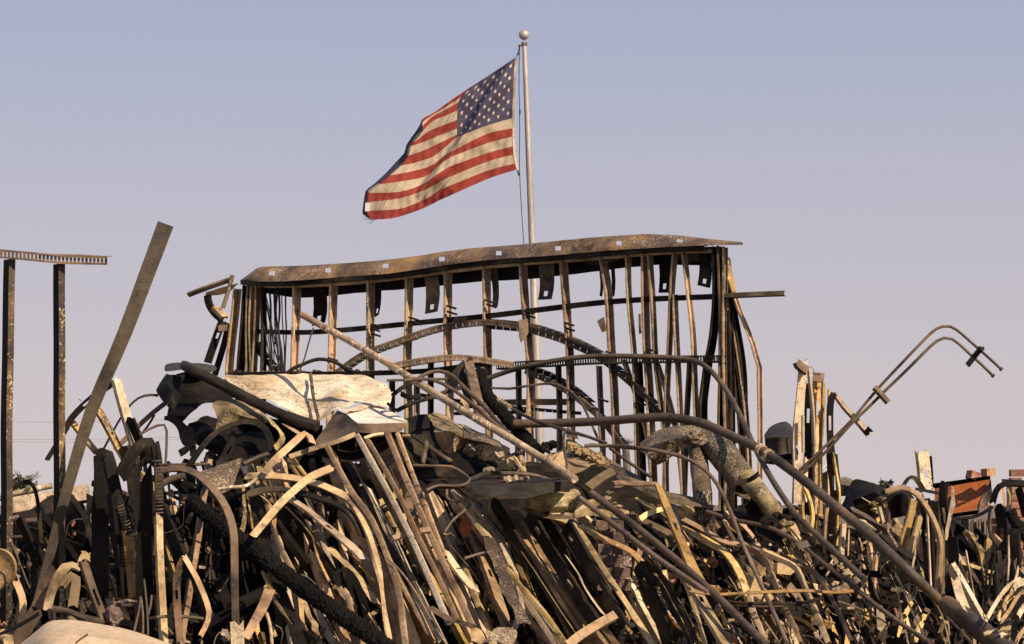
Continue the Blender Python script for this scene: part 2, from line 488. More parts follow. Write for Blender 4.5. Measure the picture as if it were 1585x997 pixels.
def wstud(pts, prof=STUD, off=0.0, tw=0.0, m='frame', wob=.018):
    n = len(pts)
    P = [WP(x, y, off) for x, y in pts]
    d = (P[-1] - P[-2]).normalized()                         # runs on down behind the heap to the ground
    P.append(P[-1] + (d + Vector((0, 0, -1))).normalized() * max(.3, P[-1].z * 1.0))
    P[-1].z = 0.02
    return mk('stud', *fixed(P, prof, WU, WN, twist=tw, wob=wob, seed=pts[0][0]), M[m], wall)
front = [
    (cz('c', (352, 408), (340, 560), (305, 925)), .05, 'tan', STUDB),
    (cz('c', (410, 388), (398, 600), (372, 890)), -.1, 'dark', STUDB), (cz('c', (433, 385), (428, 640), (424, 900)), .3, 'frame', STUD),
    (cz('c', (455, 385), (440, 640), (452, 900)), .0, 'frame', STUD),
    (cz('c', (485, 380), (474, 620), (462, 905)), .1, 'tan', STUD), (cz('c', (512, 380), (514, 640), (512, 900)), -.2, 'dark', STUD),
    (cz('c', (706, 378), (700, 640), (690, 905)), .0, 'frame', STUDB), (cz('c', (928, 368), (922, 640), (912, 905)), .05, 'frame', STUDB),
    (cz('c', (1150, 350), (1146, 620), (1142, 890)) + [(568, 640)], .0, 'frame', STUDB), (cz('c', (1370, 330), (1370, 600), (1368, 860)) + [(627, 660)], .05, 'frame', STUDB),
    ([(687, 419), (688, 500), (690, 600), (691, 690)], .0, 'frame', STUDB), ([(747, 412), (749, 500), (752, 600), (753, 700)], .08, 'frame', STUDB),
    ([(806, 407), (810, 500), (816, 590), (818, 690)], .12, 'frame', STUDB), ([(868, 401), (873, 480), (879, 600), (882, 700)], .16, 'frame', STUDB),
    ([(928, 397), (934, 440), (943, 548), (950, 680)], .15, 'frame', STUDB), ([(969, 394), (974, 487), (978, 551), (984, 690)], .1, 'frame', STUD),
    ([(994, 392), (996, 480), (998, 551), (1005, 690)], .1, 'frame', STUDB), ([(1002, 396), (1008, 480), (1013, 548), (1018, 600), (1026, 690)], .2, 'frame', STUD),
    ([(1042, 388), (1037, 470), (1032, 548), (1027, 690)], -.1, 'frame', STUD), ([(1041, 455), (1046, 560), (1052, 700)], .1, 'frame', STUD),
    ([(1056, 387), (1063, 470), (1071, 551), (1078, 700)], .1, 'frame', STUD),
    ([(1104, 381), (1105, 472), (1098, 530), (1090, 560), (1082, 620), (1083, 660)], -.3, 'dark', STUDB),
    ([(1112, 380), (1113, 470), (1114, 551), (1113, 690)], .1, 'brown', STUDB), ([(1119, 382), (1119, 551), (1122, 700)], .2, 'frame', STUD),
]
for pts, tw, m, pr in front: wstud(pts, pr, 0.0, tw, m)
# rear row and the lower short studs under the slotted track
for pts, m in (([(799, 566), (799, 690)], 'brown'), ([(861, 566), (863, 690)], 'brown'), ([(924, 566), (930, 690)], 'frame'), ([(642, 590), (642, 690)], 'frame'),
               ([(604, 590), (604, 660)], 'brown'), ([(664, 560), (663, 690)], 'dark'), ([(986, 560), (992, 690)], 'dark'), ([(1064, 560), (1058, 690)], 'brown'),
               ([(1014, 562), (1035, 628), (1048, 690)], 'frame'), ([(962, 556), (978, 600), (996, 660), (1003, 700)], 'tan'), ([(1128, 480), (1132, 690)], 'dark')):
    wstud(pts, STUD, .05, .1, m, .01)
# the fanned straps at the right end
for pts, m, tw in (([(1123, 397), (1130, 440), (1146, 492), (1162, 528), (1169, 552), (1174, 562), (1174, 640), (1175, 730)], 'frame', .2),
                   ([(1121, 397), (1126, 466), (1136, 515), (1143, 560), (1155, 650), (1160, 730)], 'frame', .5),
                   ([(1122, 400), (1131, 470), (1145, 560), (1150, 650)], 'dark', -.3), ([(1119, 480), (1128, 520), (1142, 580), (1152, 660)], 'dark', .3),
                   ([(1119, 500), (1122, 560), (1124, 690)], 'tan', .1), ([(1131, 520), (1139, 600), (1146, 700)], 'brown', .4)):
    wstud(pts, STUD, .12, tw, m, .02)
vs, fs = sweep_mesh([WP(1120, 392, .1), WP(1128, 418, .1), WP(1137, 452, .12)], 'flat', .085, 'R', w2=.05, wob=.3, seed=3)
mk('torn_flange', vs, fs, M['gold'], wall)

def between(P, x):
    for (x0, y0), (x1, y1) in zip(P, P[1:]):
        if x0 <= x <= x1: return y0 + (y1 - y0) * (x - x0) / (x1 - x0)
    return P[0][1] if x < P[0][0] else P[-1][1]
# parapet cap: leaning sheet with punched holes
LOW = [(372, 434), (420, 436), (470, 433.5), (540, 428), (600, 424), (640, 418), (700, 409), (760, 402), (850, 396), (940, 388), (1020, 383), (1090, 380), (1150, 379)]
TOP = [(400, 413), (440, 412), (475, 411), (540, 407), (600, 402), (640, 397), (690, 389), (730, 384), (800, 379), (850, 374), (900, 369), (930, 366.5), (1000, 362), (1050, 364), (1090, 369), (1150, 375)]
HOLES = [(421, 423), (508, 418.5), (597, 411.5), (684, 401), (772, 392), (864, 384.5), (958, 376.5), (1052, 371)]
xs = [372 + (1150 - 372) * i / 96 for i in range(97)]
for hx, hy in HOLES:
    xs = [x for x in xs if not hx - 8 < x < hx + 8] + [hx - 4.3, hx + 4.3]
xs.sort()
vs, fs = [], []
rows = 7
def cap_row(x, k):
    lo = between(LOW, x); hi = between(TOP, max(x, 400)) if x >= 400 else lo + (between(TOP, 400) - lo) * (x - 372) / 28
    hi = min(hi, lo - .6)
    return lo, hi
for x in xs:
    lo, hi = cap_row(x, 0)
    near = min(HOLES, key=lambda h: abs(h[0] - x))
    fr_ = [0, .2, (lo - near[1] - 3.2) / (lo - hi), (lo - near[1] + 3.2) / (lo - hi), .8, .92, 1]
    if not (.22 < fr_[2] < fr_[3] < .78): fr_[2], fr_[3] = .38, .62
    for q, s in enumerate(fr_):
        n_ = noise.noise(Vector((x * .03, s * 2.0, 1))) * .025 + noise.noise(Vector((x * .012, s, 5))) * .05
        vs.append(WP(x, lo + (hi - lo) * s, -.06 + .17 * s + .04 * math.sin(math.pi * s) * -1 + n_))
for c in range(len(xs) - 1):
    mid = (xs[c] + xs[c + 1]) / 2
    hole = any(abs(h[0] - mid) < 1 and abs(xs[c + 1] - xs[c] - 8.6) < .1 for h in HOLES)
    for r in range(rows - 1):
        if hole and r == 2: continue
        i = c * rows + r
        fs.append((i, i + rows, i + rows + 1, i + 1))
mk('parapet_cap', vs, fs, M['fascia'], wall)
# folded left end of the cap, its top and the dark tracks beneath
bar = [(0, 0), (0, -.05), (.0, -.05)]
def wbar(name, pts, h, t, off, m, step=.15, wob=0.0, ext=0, lip=0.0, open_back=True):
    """a channel along the wall: front face h tall, flanges t deep"""
    P = [WP(x, y, off) for x, y in pts]
    Z = Vector((0, 0, 1))
    return mk(name, *fixed(P, [(h / 2, t), (h / 2, 0), (-h / 2, 0), (-h / 2, t)], Z, WN, step=step, wob=wob), M[m], wall)
wbar('top_track', [(x, y + 3.2) for x, y in LOW[:-1]], .042, .10, -.045, 'dark')
wbar('top_track', [(390, 443), (470, 442), (560, 436), (640, 427), (760, 412), (900, 401), (1020, 391), (1104, 388)], .03, .06, .03, 'frame')
# rear header: a deep dark sheet hanging behind the studs
REAR = [(398, 452), (465, 461), (560, 453), (643, 446), (742, 436), (820, 432), (924, 420), (1014, 410), (1085, 411), (1110, 404)]
r1 = [WP(x, between(LOW, x) + 2, .17) for x, y in REAR]; r2 = [WP(x, y, .17) for x, y in REAR]
mk('rear_header', *loft_mesh([r1, r2], 60, 3, .006, 4), M['black'], wall)
# hanging tabs
def hole_sheet(C, w2, m, name, ho=True):
    """C: four corners tl tr br bl as wall points; a slot near the lower end"""
    tl, tr, br, bl = C
    us = [0, .3, .36, .62, .7, 1]; vv = [0, .25, .5, .7, .76, .9, 1]
    us = [0, .36, .62, 1]
    vs = []
    for v in vv:
        for u in us:
            p = tl.lerp(tr, u).lerp(bl.lerp(br, u), v)
            vs.append(p + WN * (.04 * math.sin(v * 2.6) + .012 * noise.noise(p * 6)))
    fs = []
    for r in range(len(vv) - 1):
        for c in range(3):
            if ho and r == 4 and c == 1: continue
            i = r * 4 + c; fs.append((i, i + 1, i + 5, i + 4))
    return mk(name, vs, fs, M[m], wall)
for q, m in (([(483, 446), (505, 446), (501, 499), (480, 505)], 'black'), ([(657, 430), (679, 428), (675, 482), (655, 486)], 'brown'),
             ([(757, 412), (769, 411), (768, 476), (760, 473)], 'brown'), ([(834, 410), (857, 407), (852, 463), (830, 464)], 'brown'),
             ([(1018, 393), (1036, 391), (1035, 453), (1017, 453)], 'black'), ([(1082, 393), (1101, 392), (1097, 446), (1077, 441)], 'dark'),
             ([(926, 410), (931, 410), (930, 459), (926, 458)], 'dark'), ([(944, 405), (950, 405), (949, 459), (943, 457)], 'dark'), ([(573, 440), (589, 436), (584, 487), (577, 492)], 'dark')):
    hole_sheet([WP(x, y, .10) for x, y in q], 0, m, 'hanging_tab', ho=q[1][0] - q[0][0] > 14)
# rails across the studs
wbar('cross_rail', [(395, 513), (463, 514.5), (505, 512.5), (565, 507.5), (669, 497), (744, 490), (807, 482.5), (868, 475), (930, 468), (1010, 462.5), (1102, 459), (1160, 456), (1214, 454)], .045, .05, .06, 'dark')
wbar('cross_rail', [(1118, 457.5), (1160, 455.5), (1214, 453.5)], .036, .05, .02, 'brown')
wbar('sill_track', [(353, 579), (450, 578.5), (546, 578), (609, 576), (669, 573), (720, 566), (760, 562)], .04, .12, -.04, 'dark')
wbar('lower_brace', [(700, 629), (782, 623), (884, 622)], .055, .06, .08, 'brown')
wbar('lower_brace', [(690, 640), (760, 640), (820, 636)], .03, .05, .12, 'dark')
# slotted deflection track: slots are real openings
def slotted(name, P, h, t, A, B, m, parent, gap=.026, slot=.013):
    P = spline(P, .05); L = sum((b - a).length for a, b in zip(P, P[1:])); n = int(L / (gap / 3))
    P, L = evenly(P, n)
    prof = [(h / 2, t), (h / 2, 0), (h * .28, 0), (-h * .28, 0), (-h / 2, 0), (-h / 2, t)]
    vs, fs = [], []
    for i, p in enumerate(P):
        for a, b in prof: vs.append(p + A * a + B * b)
    for i in range(n):
        for q in range(5):
            if q == 2 and i % 3 == 1: continue
            a = i * 6 + q; fs.append((a, a + 1, a + 7, a + 6))
    return mk(name, vs, fs, M[m], parent)
ZU = Vector((0, 0, 1))
slotted('slotted_track', [WP(x, y, -.03) for x, y in ((768, 567), (810, 564), (860, 561.5), (900, 559), (960, 557), (1030, 556), (1117, 555.5))], .062, .09, ZU, WN, 'dark', wall)
# arches: bent tracks made of short segments with open slits
def arch(pts, h, off, m, name='arch_track', gap=.075):
    P = spline([WP(x, y, off) for x, y in pts], .05)
    L = sum((b - a).length for a, b in zip(P, P[1:])); n = max(4, int(L / gap))
    P, L = evenly(P, n)
    vs, fs = [], []
    for i in range(n):
        a, b = P[i], P[i + 1]; t = (b - a); a2 = a + t * .03; b2 = b - t * .03
        nr = WN.cross(t).normalized()
        if nr.z < 0: nr = -nr
        k = len(vs)
        for p in (a2, b2):
            vs += [p + nr * h / 2 + WN * .09, p + nr * h / 2, p + nr * h * .1, p - nr * h / 2, p - nr * h / 2 + WN * .09]
        # upper edge continuous (bridge), lower flange slit
        vs += [a + nr * h / 2 - WN * .002, b + nr * h / 2 - WN * .002, b + nr * h * .12 - WN * .002, a + nr * h * .12 - WN * .002]
        for q in range(4): fs.append((k + q, k + q + 1, k + q + 6, k + q + 5))
        fs.append((k + 10, k + 13, k + 12, k + 11))
    return mk(name, vs, fs, M[m], wall)
arch([(520, 577), (557, 551), (588, 538), (625, 525), (655, 514), (687, 506), (720, 501), (757, 499), (802, 505)], .054, -.02, 'brown')
arch([(757, 504), (802, 508), (828, 513), (867, 525), (890, 535), (927, 553), (960, 579), (990, 606), (1010, 628), (1036, 660)], .06, .0, 'dark')
arch([(757, 496), (802, 500), (828, 505), (867, 518), (898, 531), (930, 548)], .03, .08, 'brown')
arch([(600, 568), (635, 561), (669, 556), (700, 553), (729, 555), (757, 559), (795, 565)], .055, -.08, 'tan')
arch([(812, 574), (849, 590), (880, 608), (926, 645), (962, 690)], .05, .02, 'brown')
arch([(818, 568), (850, 580), (884, 600), (914, 625)], .03, .08, 'dark')
arch([(640, 610), (690, 618), (760, 628), (830, 634), (900, 640)], .03, .09, 'dark')
arch([(393, 530), (400, 545), (414, 560), (425, 578)], .05, .05, 'dark')
# clips that stick out of the studs
for x, y in ((573, 507), (574, 515), (633, 490), (637, 497), (691, 472), (692, 481), (750, 463), (753, 470), (811, 480), (813, 486), (873, 498), (874, 506), (938, 543), (940, 549), (1002, 539), (1004, 546), (508, 553), (574, 500), (886, 600), (888, 606), (926, 616), (984, 621)):
    p = WP(x, y, -.02)
    q = p + WU * .075 - ZU * .03 + WN * .06
    mk('clip', *sweep_mesh([p, q], 'L', .035, (0, -.3, .95), f=.02, step=.05), M['dark'], wall)
# torn sheet scraps still fixed to the studs
def scrap_on_wall(pts, off, m):
    P = [WP(x, y, off + .02 * noise.noise(Vector((x, y, 0)))) for x, y in pts]
    c = sum(P, Vector()) / len(P)
    c = c - WN * .012
    vs = P + [c]; n = len(P)
    mk('torn_sheathing', vs, [(i, (i + 1) % n, n) for i in range(n)], M[m], wall)
scrap_on_wall([(803, 495), (817, 494), (818, 515), (813, 524), (806, 531), (803, 520)], -.05, 'frame')
scrap_on_wall([(924, 497), (935, 490), (939, 512), (932, 515)], -.05, 'tan')
scrap_on_wall([(988, 486), (992, 486), (993, 516), (989, 517)], -.05, 'brown')
# end bracket at the far left of the wall
mk('eave_bar', *sweep_mesh([WP(291, 458, -.05), WP(320, 447, -.05), WP(360, 433, 0)], 'L', .045, 'D', f=.03), M['brown'], wall)
mk('eave_plate', *loft_mesh([[WP(318, 453), WP(340, 446), WP(370, 438)], [WP(318, 458, .1), WP(335, 457, .1), WP(356, 452, .1)]], 8, 3, .01, 5), M['tan'], wall)
mk('eave_strut', *sweep_mesh([WP(361, 426), WP(355, 448), WP(346, 478)], 'C', .04, 'R', f=.02), M['frame'], wall)
mk('eave_strut', *sweep_mesh([WP(319, 457), WP(321, 470), WP(330, 484), WP(345, 497)], 'C', .07, 'L', f=.04), M['dark'], wall)
mk('eave_block', *sweep_mesh([WP(333, 474, -.03), WP(349, 490, -.03)], 'C', .075, 'R', f=.04), M['tan'], wall)
mk('eave_strut', *sweep_mesh([WP(345, 497), WP(338, 516), WP(322, 562)], 'C', .075, 'RU', f=.03, holes=(.5, .06)), M['dark'], wall)
mk('eave_strut', *sweep_mesh([WP(352, 500, .05), WP(346, 530, .05), WP(331, 580, .05)], 'C', .06, 'L', f=.03), M['dark'], wall)
mk('eave_cap', *sweep_mesh([WP(338, 508, -.05), WP(352, 507, -.05)], 'C', .06, 'F', f=.03), M['frame'], wall)
# wires hanging at the wall's left bay
for x0, x1, x2 in ((404, 410, 423), (410, 414, 416), (417, 418, 419), (424, 426, 431), (427, 430, 434), (431, 431, 437), (436, 438, 439), (442, 443, 441), (407, 420, 436), (409, 422, 438), (430, 427, 425)):
    r_ = random.Random(x0)
    P = [WP(x0, 448, .08), WP((x0 + x1) / 2 + r_.uniform(-2, 2), 480, .06), WP(x1, 512, .05), WP((x1 + x2) / 2 + r_.uniform(-3, 3), 545, .04), WP(x2, 576, .0)]
    mk('hanging_wire', *tube_mesh(P, r_.choice((.006, .008, .011)), 5, step=.1, bump=.3, seed=x0), M['wire'], wall)
# crumbs of rubble lying on the sill
ms = []
for i in range(46):
    x = rnd.uniform(353, 600); s = rnd.uniform(.012, .035)
    ms.append(cube(WP(x, 576.5 - rnd.uniform(0, 1), rnd.uniform(-.02, .05)), s * 1.6, s, s, Matrix.Rotation(rnd.uniform(0, 3), 3, Vector((.3, .4, 1)).normalized())))
tag(mk('rubble_crumbs', *join(*ms), M['brown'], wall, smooth=False), kind='stuff')

# ------------------------------------------------------------------ flagpole and flag
PD = 38.0
pole = empty('flagpole', W(846, 947, PD), 'tall silver flagpole with a round ball on top', 'flagpole')
pb, pt_ = W(846, 947, PD), W(811.5, 67, PD)
mk('pole', *tube_mesh([pb, pb.lerp(pt_, .4), pt_], .086, 24, r2=.038, step=.5), M['pole'], pole)
bm = bmesh.new(); bmesh.ops.create_uvsphere(bm, u_segments=32, v_segments=20, radius=.083)
bm.verts.index_update(); c = W(811, 54, PD)
mk('ball', [c + v.co for v in bm.verts], [[v.index for v in f.verts] for f in bm.faces], M['pole'], pole, angle=80); bm.free()
mk('spindle', *tube_mesh([W(811.2, 68, PD), W(811, 60, PD)], .013, 8), M['pole'], pole)
mk('truck', *join(tube_mesh([W(811.6, 71, PD), W(811.4, 66, PD)], .048, 14), tube_mesh([W(811.5, 69.5, PD), W(804, 71, PD)], .015, 8), tube_mesh([W(804, 71, PD - .02), W(804, 71, PD + .02)], .022, 10)), M['brown'], pole)
FD = 37.85
hal = [W(804, 71, FD), W(802.5, 80, FD), W(799.5, 88, FD)]
hal2 = [W(804.5, 71, FD), W(803, 120, FD), W(804.5, 180, FD), W(804, 262, FD), W(807, 320, FD), W(811, 380, FD), W(818, 470, FD), W(838, 800, FD)]
mk('halyard', *join(tube_mesh(hal, .008, 6), tube_mesh(hal2, .0065, 6, step=.4), tube_mesh([W(801, 264, FD), W(803.5, 272, FD)], .012, 6), tube_mesh([W(805, 170, FD), W(804.5, 177, FD)], .014, 6), tube_mesh([W(802.5, 82, FD), W(801, 85, FD)], .016, 6)), M['wire'], pole)

B = {  # stripe edges in frame n, from the hoist: [hoist, at the canton's end, ..., last lit point, far edge of the curl]
 0: [(735, 168), (628, 240), (522, 308), (440, 364), (380, 408), (334, 432), (324, 442)],
 1: [(732, 206), (618, 275), (495, 343), (430, 385), (372, 420), (326, 452), (318, 460)],
 2: [(729, 245), (608, 310), (484, 366), (420, 402), (365, 432), (325, 470), (306, 482)],
 3: [(727, 283), (604, 345), (478, 402), (420, 428), (372, 448), (326, 492), (290, 505)],
 4: [(725, 321), (602, 378), (477, 444), (410, 470), (350, 495), (290, 542), (272, 530)],
 5: [(724, 359), (601, 410), (477, 482), (405, 510), (340, 537), (274, 560), (256, 555)],
 6: [(723, 397), (600, 442), (477, 508), (415, 538), (345, 572), (262, 602), (246, 590)],
 7: [(722, 435), (600, 472), (472, 522), (430, 560), (372, 605), (300, 630), (234, 645), (206, 634)],
 8: [(723, 480), (610, 505), (462, 578), (420, 602), (365, 644), (291, 667), (186, 688), (164, 680)],
 9: [(724, 516), (610, 547), (453, 606), (400, 640), (340, 692), (227, 715), (142, 727), (118, 722)],
 10: [(725, 560), (610, 590), (440, 651), (380, 690), (324, 728), (227, 760), (90, 766), (78, 755)],
 11: [(728, 596), (610, 628), (421, 705), (370, 735), (324, 757), (227, 789), (80, 808), (68, 800)],
 12: [(735, 635), (613, 667), (400, 752), (360, 780), (324, 799), (227, 835), (78, 845), (62, 848)],
 13: [(742, 662), (618, 702), (400, 798), (345, 826), (300, 845), (200, 876), (100, 885), (64, 862)]}
def flag_line(k):
    P = [Vector((x, y, 0)) for x, y in B[k]]
    seg1 = evenly(spline(P[:3], 6), 20)[0]
    mid = evenly(spline(P[2:-1], 6), 32)[0]
    end = evenly([P[-2], P[-1]], 4)[0]
    return seg1 + mid[1:] + end[1:]
NU = 56
LINES = [flag_line(k) for k in range(14)]
def flag_at(u, v, lift=0.0):
    """u 0..56 along the fly, v 0..13 down the hoist"""
    k = min(int(v), 12); f = v - k
    i = min(int(u), NU - 1); g = u - i
    def q(kk):
        kk = min(max(kk, 0), 13); return LINES[kk][i].lerp(LINES[kk][i + 1], g)
    a, b, c_, d_ = q(k - 1) if k else q(0) * 2 - q(1), q(k), q(k + 1), q(k + 2) if k < 12 else q(13) * 2 - q(12)
    s = (b * 2 + (c_ - a) * f + (a * 2 - b * 5 + c_ * 4 - d_) * f * f + (b * 3 - a - c_ * 3 + d_) * f ** 3) * .5
    s = b.lerp(c_, f) * .5 + s * .5
    X, Y = s.x, s.y
    # folds: one main crease from the hoist's head to the lower fly, soft billows, fine wrinkles
    pa, pb2 = (735, 168), (330, 745)
    lx, ly = pb2[0] - pa[0], pb2[1] - pa[1]; ln = math.hypot(lx, ly)
    dist = ((X - pa[0]) * ly - (Y - pa[1]) * lx) / ln            # + below/right of the crease
    run = ((X - pa[0]) * lx + (Y - pa[1]) * ly) / ln
    dist += 9 * math.sin(run / 95.0)
    amp = min(1, run / 120) * min(1, max(0, (760 - run) / 120))
    d = -.15 * math.tanh((dist + 6) / 7) * amp
    d += .10 * math.sin((dist - 55) / 58.0) * min(1, (NU - u) / 10)
    d += .03 * math.sin(dist / 13.0 + run / 80) * math.exp(-((dist + 5) / 60) ** 2) * amp
    d += .009 * math.sin((X * .9 + Y * .25) / 5.2 + 2 * math.sin(Y / 37.0)) * (.35 + .65 * min(1, max(0, (Y - 480) / 150)) * math.exp(-((dist - 45) / 70) ** 2))
    d += .03 * noise.noise(Vector((X / 60, Y / 60, 0))) + .012 * noise.noise(Vector((run / 90, dist / 9, 3)))
    if u > NU - 4: d += .5 * ((u - NU + 4) / 4) ** .8
    return W(540 + X / 2.85, 30 + Y / 2.85, FD - .05 + d - lift)
flag = empty('flag', flag_at(NU, 13), 'red, white and blue striped flag with stars, tip frayed, flying from the pole', 'flag')
def flag_patch(name, u0, u1, v0, v1, m, nv=10, parent=flag, lift=0):
    nu = int((u1 - u0) * 4)
    vs = [flag_at(u0 + (u1 - u0) * i / nu, v0 + (v1 - v0) * j / nv, lift) for i in range(nu + 1) for j in range(nv + 1)]
    fs = [(i * (nv + 1) + j, (i + 1) * (nv + 1) + j, (i + 1) * (nv + 1) + j + 1, i * (nv + 1) + j + 1) for i in range(nu) for j in range(nv)]
    return mk(name, vs, fs, M[m], parent, angle=75)
canton = flag_patch('canton', 0, 20, 0, 7, 'flag_blue', 70)
for k in range(13):
    u1 = NU if k != 12 else NU
    flag_patch('stripe', 20 if k < 7 else 0, u1, k, k + 1, 'flag_red' if k % 2 == 0 else 'flag_white')
for r_ in range(9):
    for c_ in range(11):
        if (r_ + c_) % 2: continue
        cu, cv = 20 * (c_ + 1) / 12, 7 * (r_ + 1) / 10
        P = []
        for q in range(10):
            th = math.pi * q / 5; rr = 1.0 if q % 2 == 0 else .42
            P.append(flag_at(cu - math.sin(th) * rr * .62, cv - math.cos(th) * rr * .31, .007))
        P.append(flag_at(cu, cv, .008))
        mk('star', P, [(q, (q + 1) % 10, 10) for q in range(10)], M['flag_star'], canton, smooth=False)
hv = []
for j in range(53):
    v = j * 13 / 52
    p = flag_at(0, v); hv += [p + Vector((-.005, -.004, 0)), p + Vector((.028, -.002, 0))]
mk('header_tape', hv, [(2 * i, 2 * i + 1, 2 * i + 3, 2 * i + 2) for i in range(52)], M['cream'], flag)
fr_ = random.Random(3); ms = []
for q in range(14):
    a = flag_at(NU - fr_.uniform(0, 6), 13 - fr_.uniform(0, .1))
    dr = Vector((fr_.uniform(-.14, -.02), 0, fr_.uniform(-.10, .03)))
    ms.append(tube_mesh([a, a + dr * .6 + Vector((0, 0, -.01)), a + dr], .003, 4, r2=.001))
mk('frayed_threads', *join(*ms), M['flag_shade_thread'], flag)
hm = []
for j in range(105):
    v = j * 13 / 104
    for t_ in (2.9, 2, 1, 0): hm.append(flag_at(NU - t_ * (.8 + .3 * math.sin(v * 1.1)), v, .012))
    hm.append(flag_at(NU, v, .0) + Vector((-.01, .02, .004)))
mk('curl_shade', hm, [(5 * i + q, 5 * i + q + 1, 5 * i + q + 6, 5 * i + q + 5) for i in range(104) for q in range(4)], M['flag_shade_thread'], flag)  # dark strip painting the shade on the turned-back fly curl
mk('maker_tag', [W(x, y, FD - .12) for x, y in ((565.5, 314), (573, 315), (572.5, 327), (565, 327))], [(0, 1, 2, 3)], M['tag_white'], flag, smooth=False)
# ------------------------------------------------------------------ the heap: an ash mound with everything lying on it
def smooth(a, b, x):
    t = min(1, max(0, (x - a) / (b - a))); return t * t * (3 - 2 * t)
def mound_z(x, y):
    """height of the ash under the wreckage at ground place (x, y)"""
    u = CX + x / y * FPX
    py = 997 - (y - 1.25 - 13.2) / .006
    crest = 722 + 95 * smooth(380, 230, u) + 70 * smooth(930, 1080, u) + 35 * smooth(1200, 1340, u) + 75 * smooth(1430, 1480, u)
    z = CAM_Z + (HORIZON - max(py, crest)) * y / FPX
    z *= smooth(11.6, 13.4, y)
    z *= 1 - smooth(16.6, 19.2, y)
    z *= smooth(-5.5, -3.6, x) * (1 - smooth(4.6, 6.2, x)) * .45 + .55
    return z - .02 + .09 * noise.noise(Vector((x * 2.2, y * 2.2, 0))) + .05 * noise.noise(Vector((x * 6, y * 6, 4)))
vs, fs = [], []
nx, ny = 150, 110
for i in range(nx + 1):
    for j in range(ny + 1):
        x = -6.5 + 14 * i / nx; y = 10.5 + 9.5 * j / ny
        vs.append((x, y, max(-.03, mound_z(x, y) * min(1, min(i, nx - i, j, ny - j) / 6.0))))
for i in range(nx):
    for j in range(ny):
        a = i * (ny + 1) + j; fs.append((a, a + ny + 1, a + ny + 2, a + 1))
mk('ash_heap', vs, fs, M['ash'], smooth=False)['kind'] = 'stuff'

GROUPS = {'steel_stud': 'bent steel studs in the heap', 'steel_strap': 'twisted steel straps in the heap', 'conduit': 'bent conduits across the heap',
          'metal_sheet': 'crumpled metal sheets in the heap', 'duct': 'speckled duct pieces on the heap', 'pipe': 'pipes lying across the heap', 'steel_track': 'slotted steel tracks in the heap'}
CATS = {'steel_stud': 'stud', 'steel_strap': 'strap', 'conduit': 'conduit', 'metal_sheet': 'metal sheet', 'duct': 'duct', 'pipe': 'pipe', 'steel_track': 'track'}
LAND = []                       # landmarks for the labels of smaller pieces: photo place and words
SEED = [0]
def wd(fr, pts, w, dz, depth):
    """a width in frame pixels as metres at the piece's distance"""
    ds = []
    for p in pts:
        y = px(fr, p[0], p[1])[1]
        ds.append((heap_depth(y) if depth is None else depth) + dz + (p[2] if len(p) > 2 else 0))
    return w / FR[fr][2] / FPX * sum(ds) / len(ds)
def piece(name, label, o, cat=None, group=None):
    return tag(o, label, cat or CATS.get(name, name.replace('_', ' ')), group or GROUPS.get(name))
def stud(fr, pts, w, n, m, label, dz=-.1, depth=None, name='steel_stud', kind='C', n2=None, w2=None, f=None, holes=(.6, .09), wob=.12, fold=False, phase=.25, cat=None, parent=None, crush=.0, step=.06):
    SEED[0] += 1
    P = [place(fr, p, dz, depth) for p in pts]
    ww = wd(fr, pts, w, dz, depth)
    w_2 = ww * w2 / w if w2 else None
    if holes and ww < .035: holes = None
    vs, fs = sweep_mesh(P, kind, ww, n, f=ww * f if f else None, w2=w_2, n2=n2, holes=holes, wob=wob, seed=SEED[0], phase=phase, crush=crush, sp=not fold, step=step)
    o = mk(name, vs, fs, M[m], parent)
    return o if parent else piece(name, label, o, cat)
def strap(fr, pts, w, n, m, label, **k):
    k.setdefault('holes', None); k.setdefault('wob', .24); k.setdefault('f', .2); w = w * 1.02
    return stud(fr, pts, w, n, m, label, name='steel_strap', kind=k.pop('kind', 'L'), **k)
def rod(fr, pts, w, m, label, dz=-.3, depth=None, name='conduit', sides=10, bump=.06, w2=None, parent=None, cat=None):
    SEED[0] += 1
    P = [place(fr, p, dz, depth) for p in pts]
    r = wd(fr, pts, w, dz, depth) / 2
    o = mk(name, *tube_mesh(P, r, sides, r2=r * w2 / w if w2 else None, bump=bump, seed=SEED[0], step=.08), M[m], parent)
    return o if parent else piece(name, label, o, cat)
def sheet(fr, rails, m, label, dz=-.1, depth=None, name='metal_sheet', cols=18, rows=14, crumple=.03, freq=4.0, parent=None, cat=None, smooth_=True):
    SEED[0] += 1
    P = [[place(fr, p, dz, depth) for p in r] for r in rails]
    o = mk(name, *loft_mesh(P, cols, rows, crumple, freq, SEED[0]), M[m], parent, angle=28)
    return o if parent else piece(name, label, o, cat)
def bar(fr, pts, w, t, n, m, label, dz=-.1, depth=None, name='charred_post', w2=None, rough=.1, n2=None, cat=None, parent=None):
    SEED[0] += 1
    P = [place(fr, p, dz, depth) for p in pts]
    k = wd(fr, pts, 1, dz, depth)
    o = mk(name, *box_mesh(P, w * k, t * k, n, w2=w2 * k if w2 else None, rough=rough, seed=SEED[0], n2=n2), M[m], parent, angle=50)
    return o if parent else piece(name, label, o, cat)
